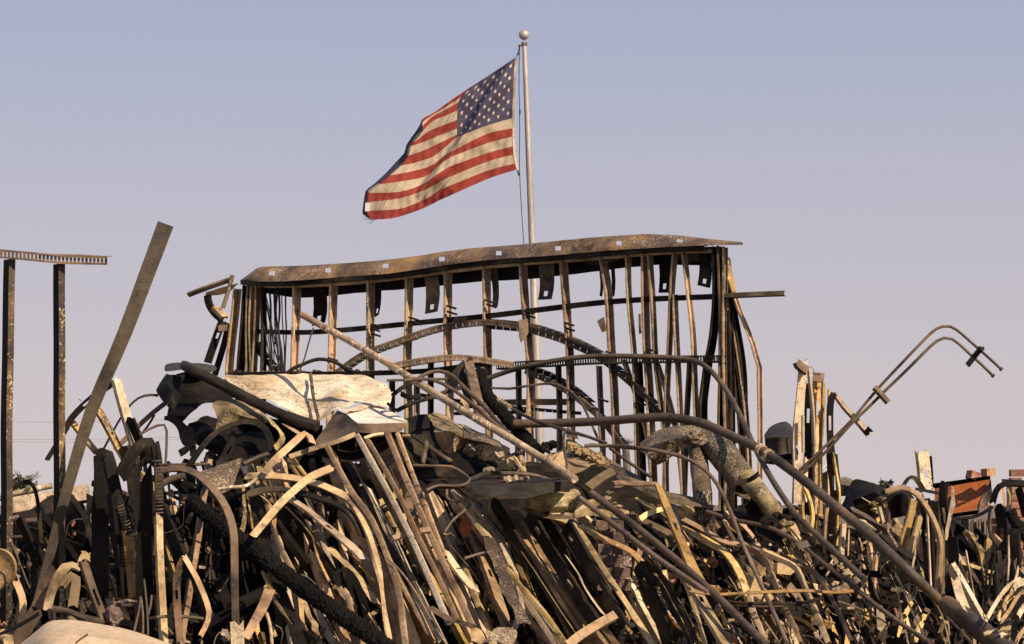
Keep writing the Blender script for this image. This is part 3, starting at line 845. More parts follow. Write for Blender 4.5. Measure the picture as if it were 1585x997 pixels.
def lump(fr, c, rx, ry, m, label, name, dz=-.2, depth=None, amp=.3, sub=3, cat=None, squash=1.0, freq=1.6, group=None):
    """an irregular chunk: a faceted ball beaten out of shape"""
    SEED[0] += 1
    p = place(fr, c, dz, depth); k = wd(fr, [c], 1, dz, depth)
    bm = bmesh.new(); bmesh.ops.create_icosphere(bm, subdivisions=sub, radius=1)
    vs = []
    for v in bm.verts:
        q = v.co.copy(); s = 1 + amp * noise.noise(q * freq + Vector((SEED[0] * 3.3, 0, 0))) + amp * .4 * noise.noise(q * freq * 2.7 + Vector((SEED[0], 2, 0)))
        vs.append(p + Vector((q.x * rx * k * s, q.y * rx * k * squash * s, q.z * ry * k * s)))
    bm.verts.index_update()
    o = mk(name, vs, [[v.index for v in f.verts] for f in bm.faces], M[m], angle=30); bm.free()
    return piece(name, label, o, cat, group)
def charred(fr, pts, w, label, dz=-.3, depth=None, w2=None, sides=44, cell=6.4, deep=.25, name='charred_log', cat='log'):
    """alligator char: cracked blocks standing off a round or square timber"""
    SEED[0] += 1
    P = spline([place(fr, p, dz, depth) for p in pts], .02); P, L = evenly(P, max(20, int(sum((b - a).length for a, b in zip(P, P[1:])) / .0085)))
    r = wd(fr, pts, w, dz, depth) / 2; r2 = r * (w2 / w) if w2 else r
    vs, fs = [], []; n = len(P); A = (P[1] - P[0]).orthogonal().normalized()
    for i, p in enumerate(P):
        t = (P[min(i + 1, n - 1)] - P[max(i - 1, 0)]).normalized(); A = (A - t * A.dot(t)).normalized(); Bv = t.cross(A); s = i / (n - 1)
        rr = r + (r2 - r) * s
        for q in range(sides):
            th = 2 * math.pi * q / sides
            u = Vector((math.cos(th) * rr, math.sin(th) * rr, s * L * .8))
            d = noise.voronoi(u / rr * cell / 3.1)[0]
            crack = min(1, (d[1] - d[0]) * 2.6)
            k = rr * (1 - deep * .55 + deep * crack * .75 + .10 * noise.noise(u / rr * 1.2))
            vs.append(p + A * math.cos(th) * k + Bv * math.sin(th) * k)
    for i in range(n - 1):
        for q in range(sides):
            a = i * sides + q; b = i * sides + (q + 1) % sides
            fs.append((a, b, b + sides, a + sides))
    fs.append(tuple(range(sides))[::-1]); fs.append(tuple(range((n - 1) * sides, n * sides)))
    return piece(name, label, mk(name, vs, fs, M['char'], smooth=False), cat)
# ------------------------------------------------------------------ left side
d0 = 13.7
sf = empty('door_frame', place('z', (60, 990), 0, d0), 'two tall steel posts carrying a slotted track, at the far left edge', 'post frame')
sf.location.z = 0
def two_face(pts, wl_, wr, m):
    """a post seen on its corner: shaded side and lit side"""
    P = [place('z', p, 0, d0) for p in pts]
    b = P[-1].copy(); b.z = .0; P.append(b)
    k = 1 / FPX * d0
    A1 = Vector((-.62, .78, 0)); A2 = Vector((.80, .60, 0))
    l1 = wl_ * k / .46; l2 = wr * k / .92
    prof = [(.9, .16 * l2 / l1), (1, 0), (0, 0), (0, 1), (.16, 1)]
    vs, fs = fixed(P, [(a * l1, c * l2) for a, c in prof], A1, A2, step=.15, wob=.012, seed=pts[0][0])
    return mk('post', vs, fs, [M[m], M['black']], sf, idx=[1 if q % 4 < 2 else 0 for q in range(len(fs))])  # left faces black: the open channel's shade put into the colour
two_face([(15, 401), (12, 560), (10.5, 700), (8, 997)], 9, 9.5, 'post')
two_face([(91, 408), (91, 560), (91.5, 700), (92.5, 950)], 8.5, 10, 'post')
slotted('top_track', [place('z', p, -.03, d0) for p in ((-40, 389), (0, 393), (40, 396.5), (70, 399.5), (100, 402), (135, 403), (166, 403.5))], .05, .07, Vector((0, 0, 1)), Vector((.1, 1, .1)), 'brown', sf, gap=.022)
mk('torn_lip', *sweep_mesh([place('z', (60, 393.5), -.04, d0), place('z', (110, 394.5), -.05, d0), place('z', (160, 396.5), -.05, d0), place('z', (174, 397), -.05, d0)], 'flat', .016, 'U', w2=.006, wob=.5), M['brown'], sf)
bar('z', [(256.5, 347, -.1), (195, 510, -.1), (131, 665, 0), (56, 938, .1)], 25, 10, (.28, -.95, .1), 'beam', 'grey charred square beam leaning steeply left, its top free against the sky', depth=13.7, name='leaning_beam', w2=13, cat='beam', rough=.03)
# lattice behind the posts (frame p)
D1 = 15.0
stud('p', [(824, 122), (880, 330), (935, 520), (985, 700)], 66, 'R', 'cream', 'pale topped stud with square hole beside the leaning beam, its lower half black', depth=D1, dz=0, f=.5, holes=(2.0, .08), phase=.42, w2=72)
stud('p', [(905, 400), (985, 600), (1010, 720)], 74, 'L', 'black', 'black lower length of stud leaning against the pale topped stud', depth=D1 - .06, dz=0, f=.3, holes=None)  # black length laid along the pale stud's lower half
stud('p', [(800, 150), (640, 260), (500, 400), (440, 510)], 44, 'D', 'dark', 'dark stud sloping down left behind the leaning beam', depth=D1 + .1, dz=0, f=.4)
stud('p', [(480, 450), (330, 690)], 34, 'D', 'dark', 'short dark stud end poking out left of the second tall post', depth=D1 + .15, dz=0, f=.4)
stud('p', [(680, 310), (760, 450), (850, 620), (900, 700)], 54, 'R', 'gold', 'golden stud crossing right of the leaning beam', depth=D1 + .05, dz=0, f=.55, holes=(.42, .06), phase=.35)
stud('p', [(505, 410), (590, 520), (690, 640)], 42, 'R', 'gold', 'thin golden stud crossing low between the second post and leaning beam', depth=D1 + .25, dz=0, f=.6, holes=(.5, .07))
stud('p', [(855, 600), (900, 690), (960, 790)], 90, 'L', 'dark', 'dark stud foot beneath the pale topped stud', depth=D1 - .3, dz=0, f=.3)
strap('p', [(1110, 235), (1030, 232), (950, 265), (860, 370), (800, 470), (725, 610)], 22, 'LU', 'dark', 'dark strap arching left from the black crumpled sheet', depth=D1 + .4, dz=0)
strap('p', [(1165, 285), (1080, 350), (960, 460), (800, 620)], 34, 'RU', 'brown', 'brown strap running down left from the black crumpled sheet', depth=D1 + .5, dz=0)
strap('p', [(1085, 370), (1030, 460), (900, 610)], 15, 'F', 'brown', 'narrow strap crossing beneath the brown strap by the black crumpled sheet', depth=D1 + .6, dz=0)
rod('p', [(1160, 720), (1168, 600), (1168, 470), (1150, 440), (1080, 455), (980, 510)], 18, 'conduit', 'dark conduit hooking down at the left of the black crumpled sheet', depth=D1 - .2, dz=0)
strap('p', [(570, 275), (552, 262)], 5, 'F', 'dark', 'tiny wire stub on the dark sloping stud', depth=D1, dz=0)
# pale beam, curved rod, rubble low at the left
bar('b', [(40, 405), (210, 375), (385, 345)], 70, 40, (.25, -.9, .35), 'cream', 'pale flat beam lying low behind the tall posts', depth=15.2, dz=0, name='fallen_beam', cat='beam', rough=.04)
rod('b', [(40, 352), (130, 332), (225, 312)], 26, 'pale_pipe', 'pale pipe lying on top of the low pale beam', depth=15.4, dz=0, name='pipe')
strap('b', [(45, 332), (95, 300), (130, 295), (155, 340), (170, 440), (180, 575)], 22, 'R', 'dark', 'dark rod bent over in a crook between the tall posts', depth=14, dz=0)
stud('b', [(75, 450), (120, 550), (165, 660)], 40, 'L', 'dark', 'dark stud leaning right between the tall posts', depth=13.8, dz=0)
rod('b', [(40, 470), (160, 462)], 24, 'rust_pipe', 'short dark pipe below the pale beam', depth=14.4, dz=0, name='pipe')
rod('b', [(40, 535), (130, 530)], 14, 'conduit', 'short rod below the short dark pipe', depth=14.4, dz=0)
for i, (x, y, a, b_) in enumerate(((90, 505, 34, 26), (150, 520, 36, 22), (70, 560, 30, 20), (110, 575, 26, 20), (200, 500, 24, 18))):
    lump('b', (x, y), a, b_, 'rubble', ['pale rubble lump touching the short dark pipe', 'pale rubble lump right of the short rod', 'pale rubble lump lowest beside the first tall post', 'small pale rubble lump under the short rod', 'pale rubble lump beside the leaning beam'][i], 'rubble', depth=15.1, dz=0, amp=.6, cat='rubble', group='pale rubble between the tall posts')
# folded black tracks
sheet('b', [[(405, 180), (435, 165), (470, 158)], [(392, 420), (430, 420), (468, 430)], [(376, 800), (420, 805), (470, 790)]], 'black', 'flat sooty black sheet hanging in front of the heap left of the toothed track', depth=13.5, dz=0, crumple=.012)
ft = empty('folded_track', place('b', (560, 820), 0, 13.3), 'black steel track folded over at top, with torn teeth and a rusty orange foot', 'track', 'steel_track')
ft['group'] = GROUPS['steel_track']
stud('b', [(415, 190), (455, 168), (475, 200), (505, 340), (540, 450), (560, 520)], 52, (.55, -.8, .1), 'dark', '', depth=13.3, dz=0, parent=ft, name='track_arm', holes=None)
stud('b', [(556, 510), (568, 650), (580, 800)], 54, 'R', 'gold', '', depth=13.3, dz=0, parent=ft, name='track_foot', holes=None, w2=46)
stud('b', [(470, 350), (495, 560), (520, 800)], 60, 'LL', 'black', '', depth=13.3, dz=0, parent=ft, name='track_flange', holes=(.5, .1), phase=.8)
def teeth(fr, pts, n, ln, m, parent, depth, side=(1, .25)):
    P = [place(fr, p, 0, depth) for p in pts]; P, L = evenly(P, n)
    k = ln / FR[fr][2] / FPX * depth
    for p in P:
        mk('tooth', *sweep_mesh([p, p + Vector((k * side[0], -.012, k * side[1])), p + Vector((k * 1.5 * side[0], .004, k * side[1] * 2.2))], 'flat', k * .32, 'U', step=.02), M[m], parent)
teeth('b', [(505, 405), (530, 470), (560, 550)], 11, 18, 'brown', ft, 13.26)
zt = empty('folded_track', place('b', (690, 960), 0, 13.1), 'black steel track hooped over at top, zipper-like teeth above a rusty leg', 'track', GROUPS['steel_track'])
stud('b', [(515, 280), (545, 200), (590, 140), (632, 118), (655, 160), (662, 215)], 62, (-.1, -.6, .75), 'dark', '', depth=13.1, dz=0, parent=zt, name='track_hoop', holes=None, n2='LU')
stud('b', [(672, 130), (684, 200), (688, 330), (690, 440)], 36, (.4, -.9, 0), 'dark', '', depth=13.1, dz=0, parent=zt, name='track_arm', holes=None)
stud('b', [(690, 440), (694, 620), (704, 800), (714, 990)], 32, (.6, -.8, .1), 'tan', '', depth=13.1, dz=0, parent=zt, name='track_leg', holes=None, f=.8)
teeth('b', [(672, 205), (672, 430)], 15, 22, 'brown', zt, 13.0, (1, .05))
sheet('b', [[(660, 205), (605, 295)], [(664, 560), (592, 600)], [(668, 960), (580, 950)]], 'black', 'sooty black sheet hanging left of the zipper-toothed track', depth=13.2, dz=0, crumple=.012)
sheet('b', [[(545, 270), (640, 180)], [(560, 300), (620, 260)], [(600, 560), (640, 560)]], 'dark', 'dark torn sheet draped inside the hooped track', depth=13.5, dz=0, crumple=.03)
strap('b', [(700, 245), (765, 232), (850, 258), (955, 365), (1005, 480), (1014, 600), (1016, 760), (1020, 935)], 34, (.2, -.7, .65), 'brown', 'long brown strap arching over and dropping plumb, in front of the charred log', depth=12.9, dz=0, n2=(.55, -.83, .05), f=.3, kind='C')
rod('b', [(700, 305), (750, 280), (800, 270)], 30, 'conduit', 'short grey pipe stub under the arched brown strap', depth=13.5, dz=0, name='pipe')
strap('b', [(800, 622), (768, 690), (765, 800), (780, 985)], 44, 'R', 'brown', 'brown strap with round hole standing left of its thin folded arm', depth=12.8, dz=0, holes=(1.5, .05), phase=.12)
strap('b', [(795, 615), (850, 710), (895, 820), (905, 880), (865, 965)], 26, 'R', 'tan', 'thin folded arm bent down right from the holed brown strap', depth=12.8, dz=0)
stud('b', [(365, 640), (400, 750), (458, 905)], 40, 'R', 'brown', 'short brown stud leaning right above the tan sheet at bottom left', depth=12.5, dz=0)
sheet('b', [[(335, 650), (360, 592), (392, 610)], [(340, 660), (365, 625), (395, 640)]], 'tan', 'small bent tan tab on top of the short brown stud', depth=12.5, dz=0, crumple=.02, cols=8, rows=4)
strap('b', [(205, 850), (225, 760), (270, 680), (300, 655), (340, 668)], 44, 'R', 'tan', 'tan strap bent over into a hook beside the leaning beam foot', depth=12.6, dz=0, n2='RU', kind='flat')
strap('b', [(160, 840), (200, 740), (240, 670)], 52, 'F', 'brown', 'brown flat strap rising beside the leaning beam foot', depth=12.7, dz=0)
strap('b', [(265, 745), (310, 700), (330, 720), (315, 835)], 40, 'F', 'brown', 'brown leaf shaped scrap right of the hooked tan strap', depth=12.9, dz=0, kind='flat')
strap('b', [(68, 725), (95, 790), (100, 850), (85, 920)], 34, 'R', 'tan', 'tan curved scrap standing left of the leaning beam foot', depth=12.9, dz=0, kind='flat')
rod('b', [(50, 555), (90, 660), (128, 755)], 8, 'conduit', 'thin straight rod leaning left of the leaning beam', depth=13.5, dz=0)
strap('b', [(0, 945), (80, 915), (170, 862)], 24, 'LU', 'black', 'black bar lying across the leaning beam foot', depth=12.1, dz=0, kind='C')
strap('b', [(60, 1010), (110, 930), (160, 850)], 60, 'F', 'brown', 'broad brown plate under the leaning beam foot', depth=12.4, dz=0)
strap('b', [(0, 960), (30, 955), (40, 1010)], 50, 'R', 'tan', 'tan plate corner at the picture foot below the first post', depth=12.1, dz=0, kind='C')
rod('b', [(225, 845), (300, 860), (380, 890), (445, 905)], 26, 'rust_pipe', 'twisted rusty bar lying above the tan sheet at bottom left', depth=12.2, dz=0, name='rusty_bar', cat='bar', bump=.8)
lump('b', (495, 865), 34, 55, 'block', 'grey charred chunk below the rusty orange track foot', 'charred_chunk', depth=12.5, dz=0, amp=.5, cat='chunk')
lump('b', (545, 818), 40, 16, 'block', 'small flat charred chunk right below the rusty orange track foot', 'charred_chunk', depth=12.5, dz=0, amp=.5, cat='chunk')
for i, (x0, y0, x1, y1) in enumerate(((608, 790, 580, 940), (610, 800, 618, 950), (622, 715, 640, 955), (655, 785, 640, 870))):
    rod('b', [(x0, y0), ((x0 + x1) / 2 + 4, (y0 + y1) / 2), (x1, y1)], 10, 'conduit', ['thin rod leaning left, nearest the charred chunk below the track foot', 'upright thin rod between two leaning rods left of the rusty leg', 'tall thin rod just left of the rusty leg', 'short thin rod touching the rusty leg'][i], depth=12.7, dz=0)
rod('b', [(645, 885), (760, 875), (880, 888)], 14, 'conduit', 'thin horizontal rod passing behind the rusty leg', depth=13, dz=0)
stud('b', [(1117, 790), (1000, 850), (880, 920)], 70, 'LU', 'black', 'broad black stud sloping down left behind the arched brown strap', depth=13.4, dz=0)
SEED[0] += 1
sheet('b', [[(75, 1010), (120, 970), (175, 922), (218, 893), (330, 888), (480, 916), (600, 951), (745, 1000)], [(75, 1040, -.25), (220, 960, -.5), (480, 985, -.5), (745, 1040, -.25)], [(75, 1120, -.4), (300, 1120, -.8), (745, 1120, -.4)]],
      'canvas', 'smooth dusty tan sheet bulging up at the bottom left corner', depth=11.5, dz=0, crumple=.012, freq=2, rows=16, cols=30)
strap('b', [(325, 995), (350, 975), (380, 955)], 9, 'R', 'brown', 'short bent sliver lying on the smooth tan sheet', depth=10.8, dz=0)
dl = empty('drum_lid', place('b', (18, 680), 0, 12.7), 'round ochre drum lid with black wire ring, cut by the left edge', 'drum lid')
bm = bmesh.new()
c = place('b', (-10, 672), 0, 12.7); k = 12.7 / FPX / 2.793
vs = []
for rr, dd in ((0, .02), (.45, .015), (.85, .0), (.97, -.012), (1.0, .03)):
    for q in range(40):
        th = 2 * math.pi * q / 40
        vs.append(c + Vector((math.cos(th) * 84 * rr * k, dd - .3 * math.cos(th) * 84 * rr * k, math.sin(th) * 88 * rr * k)))
fs = [(r_ * 40 + q, r_ * 40 + (q + 1) % 40, r_ * 40 + 40 + (q + 1) % 40, r_ * 40 + 40 + q) for r_ in range(4) for q in range(40)]
mk('lid', vs, fs, M['gold'], dl); bm.free()
mk('wire_ring', *tube_mesh([place('b', p, 0, 12.6) for p in ((-30, 690), (0, 685), (22, 710), (18, 745), (-6, 770))], .006, 6), M['wire'], dl)
for x, y in ((25, 735), (35, 755), (20, 750)):
    mk('clip_stub', *tube_mesh([place('b', (x, y), 0, 12.62), place('b', (x + 9, y - 6), 0, 12.6)], .006, 6), M['wire'], dl)
# the charred log
charred('i', [(-10, 200), (80, 280), (250, 410), (430, 545), (600, 680), (800, 820), (1000, 960), (1090, 1030)], 92, 'thick black log cracked into charcoal blocks, sloping down right across the heap', dz=-.55, w2=104)
# ------------------------------------------------------------------ crest: white sheets, black sheet, rolled tube
ws = sheet('f', [[(415, 172, .5), (600, 168, .55), (780, 162, .6), (960, 150, .85), (1120, 142, .7), (1280, 141, .7), (1372, 190, .6), (1450, 246, .5)],
                 [(480, 205, .3), (640, 240, .3), (800, 260, .35), (975, 280, .52), (1130, 270, .35), (1300, 265, .4), (1400, 262, .35), (1448, 255, .4)],
                 [(560, 250, .1), (700, 310, .05), (830, 370, .0), (1005, 438, .06), (1100, 380, .0), (1210, 345, .1), (1310, 330, .2), (1420, 335, .3)]],
           'white', 'scorched white sheet metal panel with upright seam, bright on the crest', dz=-.1, crumple=.03, freq=3.2, cols=60, rows=24)
mk('seam', *tube_mesh([place('f', p, -.13) for p in ((962, 150, .63), (968, 210, .5), (980, 290, .26), (1000, 380, .05), (1010, 432, -.1))], .012, 6, bump=.5), M['brown'], ws)
cv = empty('metal_cover', place('f', (1240, 490), -.3), 'folded pale metal cover with bright top and grey sides, below the white panel', 'metal cover')
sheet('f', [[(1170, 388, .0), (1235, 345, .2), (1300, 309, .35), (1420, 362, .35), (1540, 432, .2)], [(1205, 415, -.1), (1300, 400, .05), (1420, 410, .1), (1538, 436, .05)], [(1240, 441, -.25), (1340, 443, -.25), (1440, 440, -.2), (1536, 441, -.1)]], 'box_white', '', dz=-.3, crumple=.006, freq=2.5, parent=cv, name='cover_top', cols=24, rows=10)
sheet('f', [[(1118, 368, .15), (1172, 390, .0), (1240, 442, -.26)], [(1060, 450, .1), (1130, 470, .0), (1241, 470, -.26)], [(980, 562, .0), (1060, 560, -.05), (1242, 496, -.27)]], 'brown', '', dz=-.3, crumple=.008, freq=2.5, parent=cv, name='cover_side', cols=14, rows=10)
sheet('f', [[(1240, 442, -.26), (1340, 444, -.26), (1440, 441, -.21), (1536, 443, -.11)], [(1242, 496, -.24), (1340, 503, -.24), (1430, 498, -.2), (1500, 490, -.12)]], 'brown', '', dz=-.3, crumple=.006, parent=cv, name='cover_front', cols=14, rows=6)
sheet('f', [[(1120, 350, .1), (1190, 352, .15), (1270, 318, .3), (1330, 290, .35), (1385, 258, .4), (1452, 248, .4)], [(1160, 375, .05), (1215, 362, .1), (1300, 325, .25), (1370, 300, .3), (1440, 290, .35)], [(1172, 385, .0), (1240, 362, .1), (1330, 335, .25), (1425, 345, .3)]], 'cream', '', dz=-.35, crumple=.02, parent=cv, name='cover_flap', cols=18, rows=8)
# black crumpled sheet
bs = empty('crumpled_sheet', place('f', (230, 660), 0), 'big black crumpled sheet hanging at the left end of the crest', 'metal sheet', GROUPS['metal_sheet'])
sheet('f', [[(100, 130, .1), (112, 90, .3), (240, 84, .5), (372, 90, .5), (406, 122, .4)], [(100, 135, 0), (220, 128, 0), (330, 140, .0), (404, 130, .3)]], 'tray', '', dz=-.2, crumple=.012, parent=bs, name='sheet_top', cols=16, rows=6)
sheet('f', [[(96, 135, 0), (60, 195, .1), (56, 260, .1), (70, 285, .1)], [(130, 140, -.1), (120, 200, -.12), (140, 250, -.12), (125, 335, .0)], [(200, 135, 0), (190, 230, .05), (200, 270, 0), (160, 360, 0)]], 'black', '', dz=-.25, crumple=.03, parent=bs, name='sheet_fold', cols=16, rows=12)
sheet('f', [[(150, 130, .1), (260, 110, .1), (420, 200, .1), (520, 270, .1)], [(95, 380, .1), (190, 370, -.1), (320, 330, -.05), (480, 310, .1)], [(95, 430, .1), (180, 440, .05), (260, 350, .1), (330, 340, .2)]], 'black', '', dz=-.1, crumple=.05, parent=bs, name='sheet_body', cols=22, rows=16)
sheet('f', [[(95, 400, .1), (150, 470, .1), (190, 530, .1), (240, 640, .1)], [(170, 390, 0), (220, 450, 0), (260, 470, 0), (270, 640, .1)]], 'black', '', dz=-.1, crumple=.03, parent=bs, name='sheet_tail', cols=16, rows=8)
sheet('f', [[(240, 470, .1), (340, 360, .1), (420, 400, .2), (520, 420, .2)], [(215, 560, .1), (320, 480, -.1), (420, 480, .1), (520, 500, .2)], [(225, 660, .1), (330, 590, .0), (440, 640, .1), (520, 660, .2)]], 'black', 'black crumpled sheet sagging under the tan patched sheet', dz=.0, crumple=.06, cols=22, rows=14)
rod('f', [(215, 100, .1), (300, 145), (460, 225), (640, 320), (800, 395), (930, 440), (1000, 462)], 66, 'tray', 'dark rolled metal tube lying across the white panel’s lower left edge'.replace('’', "'"), dz=-.55, name='pipe', bump=.22, sides=14)
sheet('f', [[(372, 322), (480, 300), (600, 330), (690, 375), (740, 410)], [(385, 420, -.1), (470, 380, -.15), (580, 400, -.1), (690, 410, 0), (735, 420)], [(385, 500), (450, 465), (560, 428), (640, 420), (720, 430)]], 'duct_pale', 'tan patched sheet crumpled under the rolled dark tube', dz=-.4, crumple=.035, freq=3, cols=24, rows=14)
strap('f', [(240, 690, .1), (310, 590), (400, 495), (520, 440), (620, 432), (690, 470), (722, 540), (735, 605)], 40, (-.1, -.7, .7), 'dark', 'broad dark strap arched over a black hollow beneath the tan patched sheet', dz=-.55, kind='C')
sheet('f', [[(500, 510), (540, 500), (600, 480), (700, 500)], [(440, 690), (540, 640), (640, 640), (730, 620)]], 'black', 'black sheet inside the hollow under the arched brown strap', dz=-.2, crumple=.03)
stud('f', [(520, 500), (480, 600), (430, 690)], 50, 'R', 'dark', 'dark stud standing inside the hollow under the arched brown strap', dz=-.35)
strap('f', [(690, 390), (740, 440), (780, 490), (800, 530), (750, 590)], 40, 'R', 'duct_pale', 'ragged pale strip hanging right of the arched brown strap', dz=-.6, crush=.5)
strap('f', [(800, 440), (860, 480), (900, 505)], 40, 'RU', 'tan', 'short tan scrap at the lower end of the rolled dark tube', dz=-.5)
strap('f', [(975, 560), (960, 520), (930, 500), (870, 550), (780, 630), (720, 690), (690, 740)], 42, 'RU', 'tan', 'tan strap with a hooked top crossing below the metal cover', dz=-.75, kind='C', f=.3)
stud('f', [(1232, 503), (1130, 545), (980, 590), (838, 640)], 30, 'RU', 'tan', 'tan stud sloping down left from under the metal cover', dz=-.6)
stud('f', [(815, 640), (860, 700), (930, 800)], 34, 'R', 'gold', 'first of two short golden studs under the hooked tan strap', dz=-.45)
stud('f', [(860, 645), (905, 705), (975, 800)], 34, 'R', 'gold', 'second of two short golden studs under the hooked tan strap', dz=-.4)
stud('f', [(700, 650), (750, 700), (830, 780)], 24, 'R', 'tan', 'thin tan stud left of the two short golden studs', dz=-.35)
sheet('f', [[(300, 735), (420, 690), (552, 648)], [(370, 790), (440, 770), (535, 720)], [(420, 862), (470, 845), (500, 830)]], 'duct', 'warped speckled triangular sheet left of the tan hooked strap', dz=-.55, crumple=.012, cols=16, rows=10)
rod('f', [(80, 690, .1), (200, 688), (350, 684)], 20, 'conduit', 'thin conduit lying level below the black crumpled sheet', dz=-.35)
rod('f', [(560, 685), (660, 640), (770, 605)], 30, 'rust_pipe', 'brown pipe rising right beside the warped triangular sheet', dz=-.5, name='pipe')
rod('f', [(400, 835), (500, 820), (580, 815), (640, 770)], 22, 'pale_pipe', 'short ash-crusted rod with a bent end beside the warped triangular sheet', dz=-.7)
sheet('f', [[(640, 690), (680, 700), (700, 730)], [(640, 730), (660, 725), (690, 740)]], 'duct_pale', 'little curled pale scrap below the brown rising pipe', dz=-.5, crumple=.03, cols=8, rows=6)
# draped straps of the lower middle left
strap('i', [(775, 12), (655, 62), (560, 140), (480, 215), (400, 310), (330, 395)], 44, 'RU', 'tan', 'long tan strap curving down left over the charred log', dz=-.8, kind='C', f=.25, w2=40)
strap('i', [(290, 62), (400, 55), (500, 62), (640, 85), (760, 130), (860, 180), (920, 250), (985, 390), (1030, 560), (1060, 760), (1100, 1000)], 46, 'U', 'tan', 'very long tan strap draped over and falling to the picture foot', dz=-.6, n2='R', kind='C', f=.25, wob=.5)
strap('i', [(290, 160), (430, 130), (560, 145), (700, 180), (830, 230), (900, 300), (945, 400)], 52, 'U', 'dark', 'dark strap draped parallel below the very long tan strap', dz=-.55, n2='RU', kind='C')
strap('i', [(550, 190), (640, 250), (760, 350), (880, 450), (960, 530)], 58, 'RU', 'cream', 'pale speckled strap with a notch sloping down right', dz=-.5, kind='C', holes=(1.2, .05), phase=.3)
strap('i', [(520, 230), (610, 320), (670, 410), (690, 500), (730, 590), (765, 660)], 34, 'R', 'gold', 'slender golden edged strap under the pale speckled strap', dz=-.35, kind='C')
strap('i', [(755, 460), (840, 540), (930, 640), (1015, 770)], 62, 'RU', 'tan', 'flat tan strap with torn lower end right of the black studs', dz=-.45, kind='L')
strap('i', [(850, 480), (920, 550), (1000, 650)], 30, 'RU', 'gold', 'short golden strap between pale speckled strap and flat tan strap', dz=-.4)
stud('i', [(320, 180), (420, 330), (520, 480), (600, 590)], 120, 'L', 'black', 'broad black stud lying above the charred log', dz=-.2, f=.3)
stud('i', [(500, 250), (590, 400), (680, 540), (770, 680)], 130, 'L', 'black', 'broad black stud right of its twin above the charred log', dz=-.25, f=.3)
stud('i', [(420, 210), (470, 400), (560, 580)], 24, 'R', 'tan', 'thin tan stud edge between the two broad black studs', dz=-.35, f=1.2)
strap('i', [(375, 170), (420, 210), (450, 260), (445, 340)], 44, 'R', 'gold', 'golden leaf shaped scrap left of the curving tan strap', dz=-.5, kind='flat')
strap('i', [(275, 110), (280, 200), (285, 290), (270, 370)], 34, 'R', 'duct_pale', 'ragged pale strip hanging beside the arched brown strap', dz=-.55, crush=.6)
strap('i', [(300, 180), (320, 290), (330, 360)], 26, 'R', 'gold', 'short golden strip beside the ragged pale strip', dz=-.4)
strap('i', [(795, 640), (800, 590), (840, 580), (890, 630), (930, 720), (960, 830)], 40, 'LU', 'black', 'black strap looped over like a crook above the log end', dz=-.5, kind='C')
stud('i', [(860, 700), (890, 780), (910, 880)], 60, 'R', 'tan', 'rusty tan stud inside the black looped strap', dz=-.4)
strap('i', [(960, 800), (1020, 890), (1070, 1000)], 70, 'R', 'cream', 'pale plate at the picture foot beside the charred log end', dz=-.45)
strap('i', [(425, 690), (390, 780), (340, 870), (290, 960)], 62, (.3, -.8, .5), 'tan', 'tan leaf shaped scrap beneath the charred log', dz=-.7, kind='L', w2=46)
strap('i', [(240, 880), (245, 1000)], 72, 'F', 'cream', 'pale square plate at the foot of the arched brown strap', dz=-.6, depth=11, kind='C')
stud('i', [(430, 690), (500, 800), (560, 900), (600, 1000)], 44, 'R', 'tan', 'tan edged stud beneath the middle of the charred log', dz=-.3)
stud('i', [(400, 600), (440, 690), (470, 720)], 40, 'R', 'gold', 'bright stub poking out under the charred log', dz=-.4)
stud('i', [(410, 820), (430, 900), (440, 1000)], 20, 'R', 'tan', 'thin tan strip near the picture foot under the log', dz=-.4)
stud('i', [(460, 860), (560, 940), (660, 1000)], 90, 'L', 'black', 'black plate at the picture foot under the log', dz=-.25)
stud('i', [(250, 760), (330, 720), (400, 685)], 80, 'LU', 'black', 'black plate behind the tan leaf scrap', dz=-.4)
rod('i', [(600, 610), (640, 630), (680, 665)], 10, 'conduit', 'short bent rod lying on the charred log', dz=-.95)
# ------------------------------------------------------------------ the leaning bundle in the middle (frame v)
def longstud(fr, pts, w, n, m, label, **k):
    k.setdefault('wob', .05); return stud(fr, pts, w, n, m, label, **k)
T = FR['v']
longstud('z', [(556, 672), (600, 752), (636, 822), (668, 893), (698, 962)], 8, 'R', 'cream', 'pale straight stud leaning, first of the bundle, with oblong slots', dz=-.8, f=1.0, phase=.6)
longstud('z', [(572, 680), (617, 758), (652, 832), (688, 905), (712, 960)], 6.5, 'R', 'tan', 'tan straight stud second in the leaning bundle', dz=-.7, f=1.1)
longstud('z', [(603, 669), (632, 740), (665, 815), (700, 890), (735, 967)], 7, 'R', 'tan', 'tan straight stud third in the leaning bundle, longest', dz=-.75, f=1.2, holes=None)
longstud('z', [(618, 670), (642, 735), (672, 810), (692, 862)], 6, 'R', 'tan', 'tan straight stud at the right of the leaning bundle', dz=-.7, f=1.0)
longstud('z', [(509, 689), (528, 725), (548, 760), (580, 805), (618, 905), (632, 1000)], 6.5, 'R', 'tan', 'thin tan stud left of the leaning bundle, bending lower down', dz=-.65, f=1.2, holes=None)
longstud('z', [(544, 720), (567, 770), (589, 823), (614, 863), (641, 900)], 12, (.3, -.95, .0), 'dark', 'dark brown stud left inside the leaning bundle', dz=-.5, f=.4)
longstud('z', [(594, 706), (612, 742), (625, 775)], 5, 'R', 'brown', 'short stud behind the leaning bundle', dz=-.4)
longstud('z', [(655, 760), (660, 800), (668, 822)], 5, 'R', 'tan', 'short tan strip between bundle studs', dz=-.5)
bar('v', [(845, 915), (935, 905)], 52, 30, 'RU', 'tan', 'small tan block resting on the leaning bundle', dz=-.9, name='metal_block', cat='block', rough=.03)
bar('v', [(610, 980), (712, 945)], 46, 30, 'RU', 'tan', 'small tan block left under the pale straight stud', dz=-.7, name='metal_block', cat='block', rough=.03)
